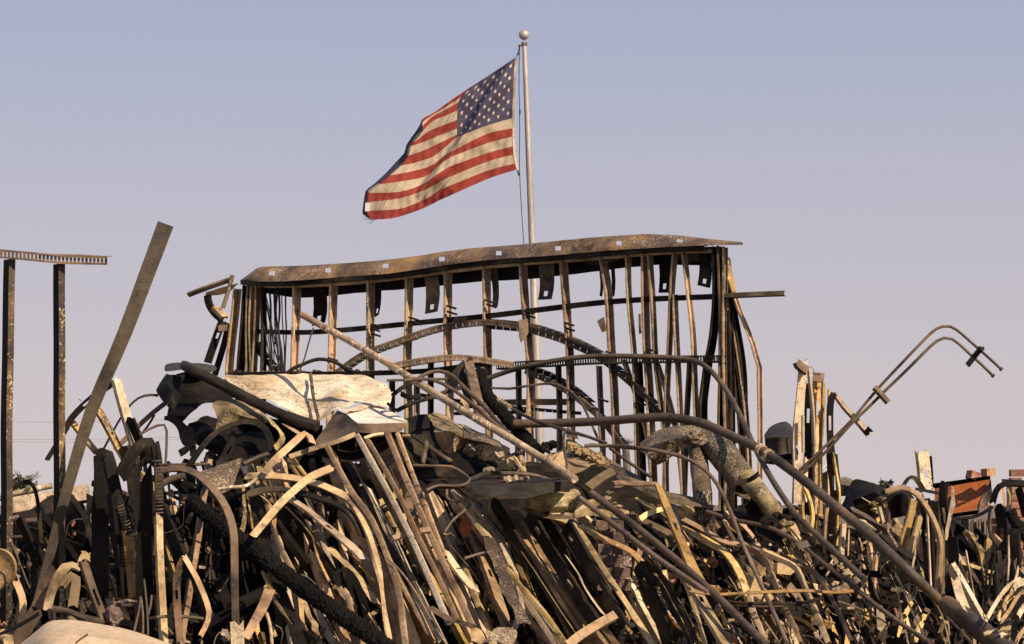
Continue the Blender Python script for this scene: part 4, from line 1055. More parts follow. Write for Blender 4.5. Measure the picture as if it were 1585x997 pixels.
sheet('v', [[(740, 540), (800, 520), (830, 560)], [(715, 660), (770, 680), (825, 680)], [(735, 790), (790, 820), (820, 780)]], 'brown', 'rounded brown plate behind the leaning bundle', dz=-.35, crumple=.01)
sheet('v', [[(0, 20), (300, 0), (560, 40), (760, 60)], [(0, 200), (300, 200), (560, 200), (800, 200)], [(0, 330), (300, 300), (560, 300), (840, 330)]], 'dark', 'broad dark sheet sagging under the metal cover', dz=-.15, crumple=.02, cols=20)
bar('v', [(780, 75), (900, 160), (1010, 240), (1110, 300)], 52, 18, 'RU', 'brown', 'speckled brown bar sloping down right of the leaning bundle', dz=-.75, name='steel_bar', cat='bar', rough=.05)
bar('v', [(905, 130), (890, 230), (870, 320)], 40, 14, 'R', 'brown', 'short stub hanging from the speckled brown bar', dz=-.8, name='steel_bar', cat='bar', rough=.05)
rod('v', [(780, 345), (950, 348), (1127, 345)], 18, 'conduit', 'thin level conduit right of the leaning bundle', dz=-.8)
bar('v', [(360, 105), (450, 75), (530, 68)], 26, 20, 'RU', 'tan', 'short tan bar under the front of the metal cover', dz=-.7, name='steel_bar', cat='bar', rough=.03)
bar('v', [(690, 82), (762, 84)], 24, 20, 'RU', 'tan', 'short tan bar end at the top right of the leaning bundle', dz=-.7, name='steel_bar', cat='bar', rough=.03)
# ------------------------------------------------------------------ lower centre (frame j)
strap('j', [(-5, 470), (40, 560), (90, 660), (170, 800), (250, 960)], 58, 'R', 'tan', 'tan patched strap at centre left, crusted along its edge', dz=-.5, kind='C', crush=.3)
rod('j', [(0, 520), (80, 600), (170, 730), (250, 880), (330, 1000)], 12, 'pale_pipe', 'rope-like crusted rod along the tan patched strap', dz=-.7)
stud('j', [(395, 160), (440, 230), (510, 320), (575, 405)], 84, 'R', 'tan', 'scorched tan stud with square hole below the black tray', dz=-.6, f=.3, phase=.35, holes=(.5, .09))
strap('j', [(555, 400), (600, 500), (640, 590), (670, 700), (720, 800), (770, 890)], 90, (.4, -.85, .3), 'duct', 'grey twisted strap with a tear running on below the scorched tan stud', dz=-.62, kind='L', crush=.35, n2=(.5, -.7, .5))
stud('j', [(695, 590), (780, 700), (890, 830), (1020, 1010)], 84, 'R', 'gold', 'broad ochre stud with square hole sloping to the picture foot', dz=-.55, f=.3, phase=.75, holes=(1.1, .07))
stud('j', [(580, 205), (660, 340), (770, 510), (900, 720), (1075, 985)], 52, 'L', 'dark', 'long dark stud left of the broad black pair', dz=-.4, f=.8)
strap('j', [(745, 480), (840, 620), (950, 790), (1070, 970)], 18, 'R', 'gold', 'slender golden lit-edge strip along the long dark stud', dz=-.46)  # lit edge of the dark stud, put in as an ochre strip
stud('j', [(780, 270), (870, 430), (970, 590), (1060, 740), (1160, 900)], 78, 'L', 'dark', 'broad dark stud, left of a pair under the pale duct', dz=-.4, f=.3)
stud('j', [(840, 250), (930, 400), (1030, 560), (1130, 740)], 80, 'L', 'black', 'broad black stud, right of a pair under the pale duct', dz=-.3, f=.3)
stud('j', [(985, 330), (1060, 470), (1150, 640), (1260, 830), (1310, 920)], 88, 'L', 'dark', 'broad dark stud with a square hole and bright right edge', dz=-.42, f=.35, phase=.15)
strap('j', [(1000, 510), (1060, 600), (1130, 730), (1210, 840)], 60, 'R', 'cream', 'sunlit patch made as a pale strap between the broad dark studs', dz=-.44, kind='flat')  # sunlight on the dark studs, put in as a cream strip
stud('j', [(315, 470), (370, 550), (430, 630), (490, 700)], 62, 'RU', 'cream', 'flat cream plate right of the leaning bundle', dz=-.45, f=.2, holes=None)
sheet('j', [[(398, 325), (430, 280), (466, 278)], [(400, 360), (430, 350), (466, 345)], [(425, 392), (445, 396), (464, 396)]], 'orange', 'small bright orange scrap below the black tray', dz=-.4, crumple=.004, cols=8, rows=6)
rod('j', [(330, 140), (332, 185), (360, 203), (410, 200), (460, 215), (420, 260), (360, 310), (318, 375)], 15, 'conduit', 'crooked conduit looping below the black tray', dz=-.75)
strap('j', [(320, 200), (390, 340), (460, 480), (560, 640)], 22, 'R', 'tan', 'thin tan strip passing left of the orange scrap', dz=-.3)
strap('j', [(310, 390), (380, 480), (450, 560), (540, 690), (640, 860)], 26, 'R', 'brown', 'thin brown strip beside the flat cream plate', dz=-.38, kind='C')
rod('j', [(430, 520), (490, 500), (550, 485)], 16, 'conduit', 'short rod crossing near the orange scrap', dz=-.6)
strap('j', [(230, 790), (330, 850), (420, 880), (475, 900)], 44, 'U', 'brown', 'brown bent scrap with a hole crossing the bundle foot', dz=-.85, holes=(.35, .05), phase=.6)
sheet('j', [[(560, 960), (620, 910), (680, 930)], [(540, 1010), (620, 1000), (700, 1010)]], 'duct', 'grey crumpled scrap at the picture foot below the leaning bundle', dz=-.7, crumple=.05)
sheet('j', [[(470, 920), (520, 940), (560, 1000)], [(440, 1000), (500, 1010), (540, 1020)]], 'tan', 'tan crumpled scrap at the picture foot below the leaning bundle', dz=-.65, crumple=.05)
stud('j', [(780, 830), (860, 920), (920, 1010)], 30, 'R', 'tan', 'thin tan stud left of the broad ochre stud', dz=-.4)
bar('j', [(1000, 1010), (1080, 945), (1224, 860), (1265, 838)], 50, 30, 'RU', 'tan', 'short tan channel sloping up right at the picture foot', dz=-.95, name='steel_channel', cat='channel', rough=.05)
# ------------------------------------------------------------------ black tray and the things round it
tr = empty('metal_tray', place('j', (740, 185), -.8), 'long shallow black metal tray lying across the middle of the heap', 'tray')
sheet('j', [[(425, 112, 0), (600, 100, 0), (800, 92, 0), (1055, 78, 0)], [(430, 125, -.25), (600, 118, -.3), (800, 108, -.3), (1050, 90, -.2)], [(440, 150, -.2), (600, 180, -.28), (740, 188, -.28), (900, 155, -.2), (1010, 150, -.1)]], 'tray', '', dz=-.75, crumple=.008, parent=tr, name='tray_front', cols=26, rows=10)
sheet('j', [[(460, 80, .35), (540, 40, .5), (700, 40, .5), (900, 72, .45)], [(425, 112, 0), (600, 100, 0), (800, 92, 0), (1055, 78, 0)]], 'tray', '', dz=-.74, crumple=.008, parent=tr, name='tray_back', cols=20, rows=6)
strap('g', [(490, 775), (540, 752), (590, 735), (720, 735), (850, 742), (965, 772)], 26, 'RU', 'brown', 'brown channel rim lying behind the black tray', dz=-.6, kind='C')
strap('j', [(205, 150), (250, 110), (320, 92), (400, 100), (445, 118)], 44, 'U', 'dark', 'dark curved lip at the left end of the black tray', dz=-.8, kind='C')
rod('g', [(150, 690), (260, 695), (380, 700), (450, 740), (490, 775), (470, 800), (420, 815), (300, 810), (230, 840)], 16, 'conduit', 'conduit curling round the left end of the black tray', dz=-1.0)
ms = []
for q in range(60):
    x, y = rnd.uniform(690, 830), rnd.uniform(765, 785)
    s = rnd.uniform(.006, .02); ms.append(cube(place('g', (x, y, rnd.uniform(-.1, .1)), -.7), s * 1.5, s, s, Matrix.Rotation(rnd.uniform(0, 3), 3, Vector((1, .4, 1)).normalized())))
tag(mk('plaster_crumbs', *join(*ms), M['rubble'], smooth=False), kind='stuff')
# pale crusted duct below the tray
SEED[0] += 1
P = [place('g', p, -.45) for p in ((830, 915, 0), (900, 905, 0), (1000, 900, .0), (1100, 905, .1))]
piece('duct', 'pale crusted duct length under the right end of the black tray', mk('duct', *tube_mesh(P, (.066), 20, bump=.22, seed=3, r2=.074), M['duct_pale'], angle=40))
sheet('g', [[(1110, 870), (1250, 860), (1390, 890)], [(1130, 930), (1260, 920), (1420, 960)], [(1160, 980), (1280, 985), (1420, 990)]], 'duct_pale', 'cracked pale slab right of the crusted duct', dz=-.45, crumple=.05, freq=5)
sheet('g', [[(800, 930), (920, 960), (1090, 990)], [(820, 960), (940, 1000), (1140, 1020)]], 'brown', 'brown lower lip of sheet under the pale crusted duct', dz=-.5, crumple=.03)
# crumpled ducts left of the long pale pipe
sheet('g', [[(235, 395, .1), (300, 390, .2), (400, 420, .2), (470, 480, .15), (520, 540, .1)], [(270, 480, -.25), (340, 480, -.3), (420, 500, -.3), (480, 550, -.2), (520, 560, -.1)], [(340, 600, 0), (380, 625, -.1), (430, 600, -.1), (480, 570, 0), (520, 570, 0)]], 'duct_pale', 'crumpled ash-stained duct below the long pale pipe, left part', dz=-.35, crumple=.04, freq=3, name='duct', cols=24, rows=16)
sheet('g', [[(420, 450, .1), (530, 490, .1), (620, 530, .0), (690, 575, -.1)], [(450, 520, -.1), (560, 545, -.2), (640, 570, -.2), (688, 582, -.15)], [(500, 560, 0), (580, 570, 0), (650, 585, 0), (680, 588, 0)]], 'duct', 'cone shaped brown duct end below the long pale pipe', dz=-.55, crumple=.02, name='duct', cols=20, rows=12)
lump('g', (510, 600), 60, 40, 'duct', 'rounded speckled duct stump under the cone shaped duct end', 'duct', dz=-.55, amp=.3)
sheet('g', [[(560, 590), (640, 600), (740, 600), (830, 640)], [(540, 660), (640, 670), (740, 680), (820, 700)], [(540, 720), (640, 710), (740, 720), (830, 730)]], 'tray', 'dark jagged sheet behind the black tray', dz=-.3, crumple=.07, freq=4)
for i, (x, y, rx, ry, m) in enumerate(((740, 680, 26, 40, 'tan'), (790, 690, 34, 40, 'tan'), (650, 640, 40, 26, 'rubble'), (600, 720, 30, 18, 'rubble'), (1030, 670, 40, 34, 'tan'), (930, 590, 30, 34, 'black'), (970, 570, 34, 26, 'black'))):
    lump('g', (x, y), rx, ry, m, ['tan torn lump left of two behind the black tray', 'tan torn lump right of two behind the black tray', 'pale lump under the long pale pipe', 'pale lump at the left end of the tray channel', 'tan lump under the long ridge sheet', 'black curled lump nearest the flagpole foot', 'black curled lump right of the flagpole foot'][i], 'torn_lump', dz=-.4, amp=.8, cat='lump', group='torn lumps along the crest')
stud('g', [(760, 640), (790, 690), (820, 730)], 36, 'R', 'tan', 'tan stud end standing behind the black tray', dz=-.5)
# ridge sheet
sheet('g', [[(930, 640, .1), (1000, 600, .3), (1080, 565, .4), (1200, 590, .4), (1300, 650, .3), (1420, 720, .2), (1534, 790, .1), (1680, 850, .0), (1930, 930, -.1)],
            [(1050, 660, -.1), (1120, 640, -.1), (1220, 640, .0), (1320, 700, .0), (1440, 770, -.1), (1560, 830, -.1), (1700, 890, -.15), (1930, 945, -.15)],
            [(1080, 740, -.05), (1150, 720, -.1), (1240, 680, -.1), (1330, 730, -.1), (1430, 800, -.1), (1550, 860, -.1), (1700, 920, -.15), (1925, 955, -.15)]], 'brown', 'long brown folded ridge sheet sloping down right from the crest', dz=-.3, crumple=.02, cols=40, rows=12)
ms = []
for q in range(120):
    t_ = rnd.random(); x, y = 1080 + 220 * t_ + rnd.uniform(-30, 30), 575 + 110 * t_ + rnd.uniform(-16, 10)
    s = rnd.uniform(.01, .035); ms.append(cube(place('g', (x, y), -.35 + rnd.uniform(-.1, .1)), s * 1.6, s, s * .7, Matrix.Rotation(rnd.uniform(0, 3), 3, Vector((1, .4, 1)).normalized())))
tag(mk('plaster_crumbs', *join(*ms), M['duct_pale'], smooth=False), kind='stuff')
bar('t', [(440, 720), (560, 630), (690, 560)], 90, 40, (.3, -.6, .7), 'brown', 'broad brown board propped under the ridge sheet', dz=-.7, name='steel_bar', cat='bar', rough=.05)
sheet('t', [[(20, 440), (100, 390), (200, 360)], [(100, 490), (160, 480), (220, 470)], [(180, 540), (210, 550), (230, 540)]], 'tan', 'tan triangular plate under the ridge sheet’s left end'.replace('’', "'"), dz=-.5, crumple=.01)
rod('t', [(215, 170), (200, 270), (215, 400), (235, 480), (225, 560)], 28, 'rust_pipe', 'short brown pipe stub bent down at the ridge sheet left end', dz=-.8, name='pipe')
strap('t', [(200, 330), (140, 400), (95, 480)], 22, 'D', 'dark', 'thin dark strut under the ridge sheet left end', dz=-.6)
sheet('t', [[(240, 200), (300, 180), (340, 240)], [(230, 280), (290, 270), (330, 290)]], 'brown', 'small brown torn sheet where conduits meet on the crest', dz=-.4, crumple=.04)
strap('t', [(620, 770), (760, 690), (860, 655)], 44, 'U', 'brown', 'brown folded strap left end of the golden stud fold', dz=-.7, kind='C')
strap('t', [(860, 660), (960, 660), (1100, 675)], 30, 'U', 'brown', 'brown strap bridging to the top of the golden stud', dz=-.75, kind='C')
strap('t', [(900, 810), (960, 860), (1100, 930)], 34, 'RU', 'tan', 'tan strap pointing up left under the ridge sheet', dz=-.5)
# charred post behind the long pipe, folded stud
charred('g', [(545, 140, .1), (590, 270), (680, 380), (760, 470), (880, 600)], 72, 'black charred post leaning at the crest behind the long pale pipe', dz=-.25, name='charred_post', cat='post', w2=84)
fsd = empty('folded_stud', place('g', (560, 420), -.3), 'brown folded stud with round hole sticking up beside the charred post', 'stud', GROUPS['steel_stud'])
stud('g', [(480, 60), (505, 170), (535, 300), (560, 420)], 60, (.25, -.96, .1), 'brown', '', dz=-.3, parent=fsd, name='stud_face', holes=(1.0, .05), phase=.5, f=.5)
stud('g', [(492, 45), (440, 85), (405, 130), (392, 190), (390, 230)], 40, 'LU', 'dark', '', dz=-.3, parent=fsd, name='stud_fold', holes=None)
stud('g', [(420, 120), (450, 220), (500, 330)], 50, 'L', 'dark', '', dz=-.2, parent=fsd, name='stud_back', holes=None)
sheet('g', [[(395, 250), (430, 270)], [(450, 330), (480, 310)], [(470, 370), (490, 370)]], 'tan', 'small pale triangular scrap below the folded stud', dz=-.3, crumple=.01, cols=8, rows=6)
stud('g', [(75, 265), (130, 290), (200, 272)], 28, 'L', 'dark', 'short dark channel crossing left of the long pale pipe', dz=.3)

# dark sheets that close the crest from behind
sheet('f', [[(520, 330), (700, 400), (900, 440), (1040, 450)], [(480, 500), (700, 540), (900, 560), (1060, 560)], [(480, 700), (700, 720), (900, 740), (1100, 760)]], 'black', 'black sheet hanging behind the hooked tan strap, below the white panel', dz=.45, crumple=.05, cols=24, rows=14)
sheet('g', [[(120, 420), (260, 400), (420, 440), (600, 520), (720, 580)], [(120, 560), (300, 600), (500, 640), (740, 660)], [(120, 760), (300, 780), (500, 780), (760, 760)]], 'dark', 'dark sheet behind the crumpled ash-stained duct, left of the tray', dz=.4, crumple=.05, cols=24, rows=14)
# ------------------------------------------------------------------ pipes and conduits across the heap
rod('z', [(467, 487, .6), (530, 522, .5), (596, 560, .35), (662, 602, .2), (728, 643, .0), (780, 673, -.05), (829, 703, -.1), (890, 742, -.2)], 11.5, 'pale_pipe', 'long straight pale crusted pipe slanting down right from sky to tray', dz=-.95, name='pipe', bump=.10, sides=14)
rod('z', [(915, 763), (975, 808), (1039, 860), (1100, 914), (1186, 998)], 11.5, 'conduit', 'straight grey pipe, right of two parallel, running down to the picture foot', dz=-1.15, name='pipe', sides=14)
rod('z', [(898, 771), (958, 818), (1019, 865), (1060, 893), (1096, 918)], 8.5, 'conduit', 'straight grey pipe, left and thinner of two parallel below the tray', dz=-1.15, name='pipe', sides=12)
bp = rod('z', [(796, 656, .5), (860, 655, .4), (940, 651.5, .2), (996, 647, 0), (1038, 646, -.1), (1086, 655, -.2), (1137, 677, -.3), (1179, 697, -.4), (1235, 736, -.5), (1305, 794, -.6), (1340, 822, -.6), (1411, 889, -.5), (1450, 926, -.1)], 14.5, 'rust_pipe', 'thickest rusty pipe bending from level at the crest down to the right', dz=-.9, name='pipe', sides=18, bump=.04)
P_ = [place('z', p, -.9) for p in ((1176, 695, -.395), (1180.5, 698, -.405))]
mk('collar', *tube_mesh(P_, .034, 18), M['pale_pipe'], bp)
P_ = [place('z', p, -.9) for p in ((1188, 703, -.415), (1192, 706, -.42))]
mk('collar', *tube_mesh(P_, .034, 18), M['pale_pipe'], bp)
rod('z', [(751, 587, .9), (780, 577, .8), (814, 567, .6), (887, 554, .4), (939, 551, .3), (1020, 553, .2), (1069, 557, .1), (1096, 570, .0), (1123, 602, .0), (1144, 640, -.1), (1173, 702, -.3), (1201, 752, -.5), (1235, 800, -.6), (1277, 840, -.7), (1339, 898, -.8)], 8.5, 'conduit', 'long sagging conduit humped before the slotted track then falling right', dz=-.8, sides=12, bump=.08)
rod('z', [(905, 690, .3), (940, 690, .3), (996, 694), (1052, 706), (1086, 723), (1109, 748), (1131, 793), (1148, 838), (1172, 892), (1219, 996)], 6.2, 'conduit', 'slim conduit curving over and falling steeply in front of the vertical duct', dz=-1.1, sides=10)
rod('z', [(1094, 792), (1136, 805), (1183, 814), (1219, 830), (1244, 846), (1318, 906), (1369, 947), (1440, 996)], 7.2, 'conduit', 'conduit starting at the vertical duct foot and running to lower right', dz=-1.0, sides=10)
rod('g', [(170, 185), (220, 150), (300, 130), (380, 155), (430, 205), (560, 330), (660, 440), (740, 530)], 24, 'conduit', 'curved dark conduit, upper of two arcs crossing the long pale pipe', dz=-.75)
rod('g', [(100, 188), (200, 178), (290, 190), (400, 250), (480, 310), (560, 380), (650, 455), (735, 525)], 22, 'conduit', 'curved dark conduit, lower of two arcs crossing the long pale pipe', dz=-.8)
rod('g', [(30, 275), (90, 228), (150, 200), (200, 178)], 26, 'dark', 'dark conduit stub at the left of the two arcs', dz=-.4)
rod('g', [(60, 365), (150, 320), (260, 290), (370, 245), (440, 230)], 26, 'dark', 'dark conduit passing behind the long pale pipe upper part', dz=-.2)
rod('g', [(-5, 188), (120, 184), (250, 178), (380, 182)], 16, 'conduit', 'thin level conduit behind the two arcs', dz=.0)
rod('g', [(0, 325), (30, 350), (60, 370)], 18, 'dark', 'short dark conduit right of the metal cover', dz=-.3)
rod('g', [(540, 230, .3), (640, 232, .3), (725, 236, .3), (820, 222, .2), (920, 208, .2), (1000, 212, .1), (1080, 250, .1), (1150, 320, 0), (1190, 400, 0), (1260, 560, 0)], 15, 'rust_pipe', 'knobbly conduit running level then dropping through the thick rusty pipe', dz=-.5, bump=.3)
rod('g', [(660, 305), (720, 345), (800, 390), (900, 435), (985, 462), (1080, 490), (1170, 515), (1300, 560)], 20, 'rust_pipe', 'knobbly conduit with pale crusted tip by the charred post', dz=-.75, bump=.3)
rod('g', [(655, 303), (690, 320), (725, 348)], 30, 'pale_pipe', 'pale crust on the tip of the knobbly conduit', dz=-.78, bump=.5)
rod('g', [(1200, 568), (1340, 580), (1534, 600), (1600, 610)], 18, 'conduit', 'straight conduit running level behind the ridge sheet', dz=-.6)
rod('g', [(1240, 380), (1255, 460), (1262, 560)], 14, 'conduit', 'upright conduit stub behind the thick rusty pipe', dz=-.4)
rod('g', [(1320, 590), (1400, 650), (1470, 700), (1560, 760)], 20, 'conduit', 'conduit lying along the ridge sheet', dz=-.7)
rod('c', [(660, 920), (700, 885), (760, 860), (820, 835), (880, 828), (960, 848), (1010, 880), (1065, 905)], 22, 'dark', 'dark conduit arching above the white panel', depth=17.6, dz=0)
rod('c', [(735, 915), (770, 830), (800, 720), (825, 640)], 9, 'conduit', 'thin rod leaning against the wall frame above the white panel', depth=18, dz=0)
strap('u', [(-300, 535), (-100, 560), (0, 560), (200, 548), (500, 535), (750, 530), (960, 545), (1127, 530)], 40, (.1, -.5, .85), 'gold', 'long level golden bar across the lower right', dz=-1.15, kind='C', wob=.15)
strap('u', [(960, 535), (1060, 500), (1180, 420), (1230, 395)], 70, 'U', 'duct', 'brown twisted plate at the right end of the level golden bar', dz=-1.0)
rod('u', [(-60, 600), (0, 620), (200, 645), (400, 640), (600, 650), (860, 600)], 30, 'dark', 'black pipe running level under the golden bar', dz=-.9)
rod('u', [(0, 655), (200, 668), (400, 670), (740, 660)], 20, 'dark', 'thinner black pipe under the level black pipe', dz=-.88)
# twin rods reaching into the sky at the right
tw = empty('twin_rods', place('m', (130, 890), -1.0, 15.6), 'pair of thin bent rods joined by clamps, reaching up right into the sky', 'rods')
D2 = 15.0
def trod(pts, w): mk('rod', *tube_mesh([place('m', p, 0, D2) for p in pts], w / 3.561 / FPX * D2 / 2, 10, bump=.05, seed=w), M['brown'], tw)
trod([(125, 892), (260, 765), (380, 650), (440, 585), (560, 440), (700, 290), (800, 185), (860, 125), (890, 102), (920, 90), (950, 88), (980, 96), (1020, 125), (1120, 213), (1190, 275), (1248, 328)], 16)
trod([(140, 902), (270, 790), (420, 625), (520, 530), (600, 450), (720, 335), (800, 255), (860, 195), (900, 164), (930, 153), (965, 155), (1000, 175), (1090, 258), (1150, 312), (1203, 365)], 17)
def clampbar(p0, p1, w, m):
    a, b = place('m', p0, -.05, D2), place('m', p1, -.05, D2)
    mk('clamp', *sweep_mesh([a, b], 'C', w / 3.561 / FPX * D2, (.4, -.85, .3), f=.03, step=.04), M[m], tw)
clampbar((1140, 207), (1062, 306), 26, 'dark'); clampbar((552, 420), (628, 505), 26, 'brown')
for x, y in ((1142, 212), (1066, 300)):
    mk('clamp_bolt', *tube_mesh([place('m', (x, y), -.1, D2), place('m', (x, y), 0, D2)], .014, 8), M['dark'], tw)
for x, y in ((1248, 328), (1203, 365)):
    mk('rod_end', *tube_mesh([place('m', (x - 8, y - 7), 0, D2), place('m', (x + 2, y + 2), 0, D2)], .013, 8), M['dark'], tw)
bk = stud('r', [(450, 425), (500, 490), (560, 570), (640, 650), (720, 740), (790, 820)], 52, (.5, -.7, .5), 'cream', 'scorched holed bracket strap crossing under the twin rods', depth=15.15, dz=0, w2=70, holes=(.30, .07), phase=.45, f=.5, name='steel_strap', cat='strap', wob=.2)
stud('r', [(735, 770), (780, 815)], 76, 'L', 'dark', 'dark burnt end of the holed bracket under the twin rods', depth=15.1, dz=0, holes=None, f=.4)
# ------------------------------------------------------------------ ducts
SEED[0] += 1
def duct(pts, w, label, m, fr='h', dz=-.5, bump=.1, w2=None, sides=22):
    SEED[0] += 1
    P = [place(fr, p, dz) for p in pts]; r = wd(fr, pts, w, dz, None) / 2
    return piece('duct', label, mk('duct', *tube_mesh(P, r, sides, r2=r * w2 / w if w2 else None, bump=bump, seed=SEED[0], step=.04, cap=False), M[m], angle=50))
duct([(488, 430, .1), (505, 560, .05), (520, 680), (530, 800), (545, 900, .2), (552, 1000, .5)], 104, 'upright round ash-speckled duct standing below the bent rusty pipe', 'duct', dz=-.35)
duct([(520, 400, .3), (590, 455, .1), (660, 540), (720, 620), (775, 690)], 175, 'fat speckled duct slanting down right beside the upright duct', 'duct', dz=-.45, w2=150)
duct([(770, 640), (830, 710), (890, 790), (945, 862, .1)], 112, 'yellow stained duct end slanting down right, lower than the fat duct', 'duct_pale', dz=-.6, w2=100)
sheet('h', [[(178, 432), (250, 385), (340, 350), (440, 360), (560, 385)], [(215, 500, -.2), (290, 450, -.3), (380, 420, -.35), (460, 410, -.3), (560, 430, -.1)], [(262, 575), (320, 550, -.1), (400, 490, -.1), (470, 460, -.1), (520, 450)]], 'duct', 'crumpled speckled duct elbow spreading left above the upright duct', dz=-.4, crumple=.035, freq=3, name='duct', cols=26, rows=16)
lump('h', (490, 425), 55, 35, 'duct', 'crushed dark knot where the speckled ducts join', 'duct', dz=-.75, amp=.7)
strap('h', [(700, 670), (790, 650), (840, 615)], 26, 'R', 'dark', 'dark strap clamped across the fat speckled duct', dz=-1.0)
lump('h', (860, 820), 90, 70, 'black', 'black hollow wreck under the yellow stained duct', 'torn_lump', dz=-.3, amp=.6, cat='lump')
# rounded tank end right of the wall
tk = sheet('h', [[(862, 400, .2), (905, 352, .3), (985, 330, .3), (1022, 365, .3)], [(865, 430, -.1), (920, 420, -.25), (985, 420, -.25), (1030, 430, 0)], [(868, 500, .1), (930, 520, -.1), (990, 510, -.1), (1030, 520, .1)]], 'tray', 'dark rounded tank end showing behind the golden upright studs', dz=.4, crumple=.008, freq=2, name='tank_end', cat='tank', cols=18, rows=14)
sheet('h', [[(862, 470), (940, 480), (1032, 480)], [(864, 530), (940, 545), (1030, 545)], [(860, 560), (950, 575), (1030, 600)]], 'black', 'black torn skirt under the dark tank end', dz=.5, crumple=.04)
strap('h', [(985, 330), (1030, 375), (1060, 395)], 9, 'U', 'dark', 'thin dark rim strip on the tank end', dz=.3)

for i, (x, y, rx, ry, m) in enumerate(((945, 870, 60, 34, 'black'), (975, 900, 40, 30, 'duct_pale'), (900, 890, 50, 34, 'dark'), (1010, 850, 34, 40, 'dark'))):
    lump('h', (x, y), rx, ry, m, ['black ragged lump at the lower end of the yellow stained duct', 'small pale lump just below the yellow stained duct end', 'dark lump left of the yellow stained duct end', 'dark lump right of the yellow stained duct end'][i], 'torn_lump', dz=-.62, amp=1.0, cat='lump', group='torn lumps at the yellow duct end')
# ------------------------------------------------------------------ golden upright studs (frames m, r, s)
G0 = 15.3
us = stud('r', [(150, 115), (148, 200), (128, 400), (110, 600), (95, 760), (88, 910), (95, 1200), (90, 1500)], 84, (.35, -.93, .05), 'cream', 'tallest cream and gold stud with square hole, leading the upright cluster', depth=G0 - .3, dz=0, holes=(.52, .055), phase=1.02, f=.5, wob=.25)
mk('stud_cap', *sweep_mesh([place('r', (100, 120), -.34, G0), place('r', (120, 160), -.34, G0), place('r', (195, 205), -.34, G0)], 'C', .06, 'R', f=.03), M['brown'], us)
stud('r', [(205, 190), (230, 400), (250, 620), (260, 800), (262, 1000), (270, 1600)], 26, 'R', 'cream', 'thin pale stud right of the tallest cream stud', depth=G0 - .2, dz=0, f=1.2)
stud('r', [(150, 640), (148, 800), (150, 1000)], 34, 'R', 'cream', 'short pale strip beside the hole of the tallest cream stud', depth=G0 - .35, dz=0)
stud('r', [(205, 350), (195, 600), (190, 1000), (195, 1600)], 90, 'L', 'dark', 'dark shaded stud between the tallest cream stud and golden studs', depth=G0, dz=0, f=.3)
stud('r', [(285, 275), (282, 500), (280, 800), (285, 1000), (290, 1600)], 80, (.5, -.86, .1), 'gold', 'golden corrugated stud second tallest in the upright cluster', depth=G0 - .05, dz=0, f=.4, crush=.2)
mk('stud_cap', *sweep_mesh([place('r', (240, 268), -.1, G0), place('r', (348, 280), -.1, G0)], 'C', .06, 'F', f=.03), M['brown'], us)
stud('r', [(350, 320), (342, 560), (330, 800), (320, 1000), (318, 1600)], 46, 'R', 'gold', 'golden stud with torn crown in the upright cluster', depth=G0 - .12, dz=0, crush=.5, f=.5)
stud('r', [(400, 385), (395, 600), (390, 900), (395, 1600)], 30, 'R', 'tan', 'tan stud stub with curled crown, rightmost of the golden ones', depth=G0 + .05, dz=0)
rod('r', [(212, 170), (250, 200), (235, 240), (275, 245), (310, 250), (290, 235)], 5, 'wire', 'thin curled wire on top of the upright cluster', depth=G0 - .1, dz=0, name='wire')
stud('r', [(448, 425), (420, 470), (405, 560), (402, 720), (405, 850), (420, 1000)], 66, (-.1, -1, 0), 'dark', 'dark upright stud whose top folds over toward the holed bracket', depth=G0 - .2, dz=0, f=.3)
# lower lengths (frame s)
stud('s', [(60, 60), (50, 200), (45, 330), (55, 480)], 62, 'R', 'cream', 'cream lower stud length left in the upright cluster', depth=G0 - .25, dz=0)
stud('s', [(20, 350), (10, 500), (25, 700)], 60, 'R', 'gold', 'golden stud foot left of the slanted rusty pipe', depth=G0 - .1, dz=0)
stud('s', [(165, 30), (160, 300), (160, 600), (165, 1000)], 44, 'R', 'gold', 'long thin golden stud passing behind the thick rusty pipe', depth=G0, dz=0, f=.7)
stud('s', [(120, 100), (125, 400), (130, 800)], 26, 'L', 'brown', 'brown shaded stud beside the long thin golden stud', depth=G0, dz=0)
stud('s', [(45, 340), (90, 450), (120, 600), (100, 800)], 50, 'R', 'gold', 'golden bowed strap stud left in the cluster foot', depth=G0 - .3, dz=0)
stud('s', [(285, 0), (300, 150), (330, 400), (310, 600), (300, 900)], 110, 'L', 'dark', 'broad dark upright stud with a golden right edge', depth=G0 - .1, dz=0, f=.3)
stud('s', [(315, 0), (345, 200), (378, 400), (360, 600), (350, 900)], 28, 'R', 'gold', 'golden bent edge stud right of the broad dark stud', depth=G0 - .2, dz=0, f=.7)
stud('s', [(250, 540), (240, 700), (230, 980)], 44, 'R', 'tan', 'tan stud below the thick rusty pipe, left of the cream one', depth=14.1, dz=0)
stud('s', [(420, 680), (412, 800), (395, 1000)], 74, 'R', 'cream', 'cream stud with square hole just below the thick rusty pipe', depth=14, dz=0, phase=.1, holes=(.8, .06), f=.3)
stud('s', [(465, 740), (455, 1000)], 20, 'R', 'tan', 'thin tan strip right of the cream holed stud', depth=14.1, dz=0)
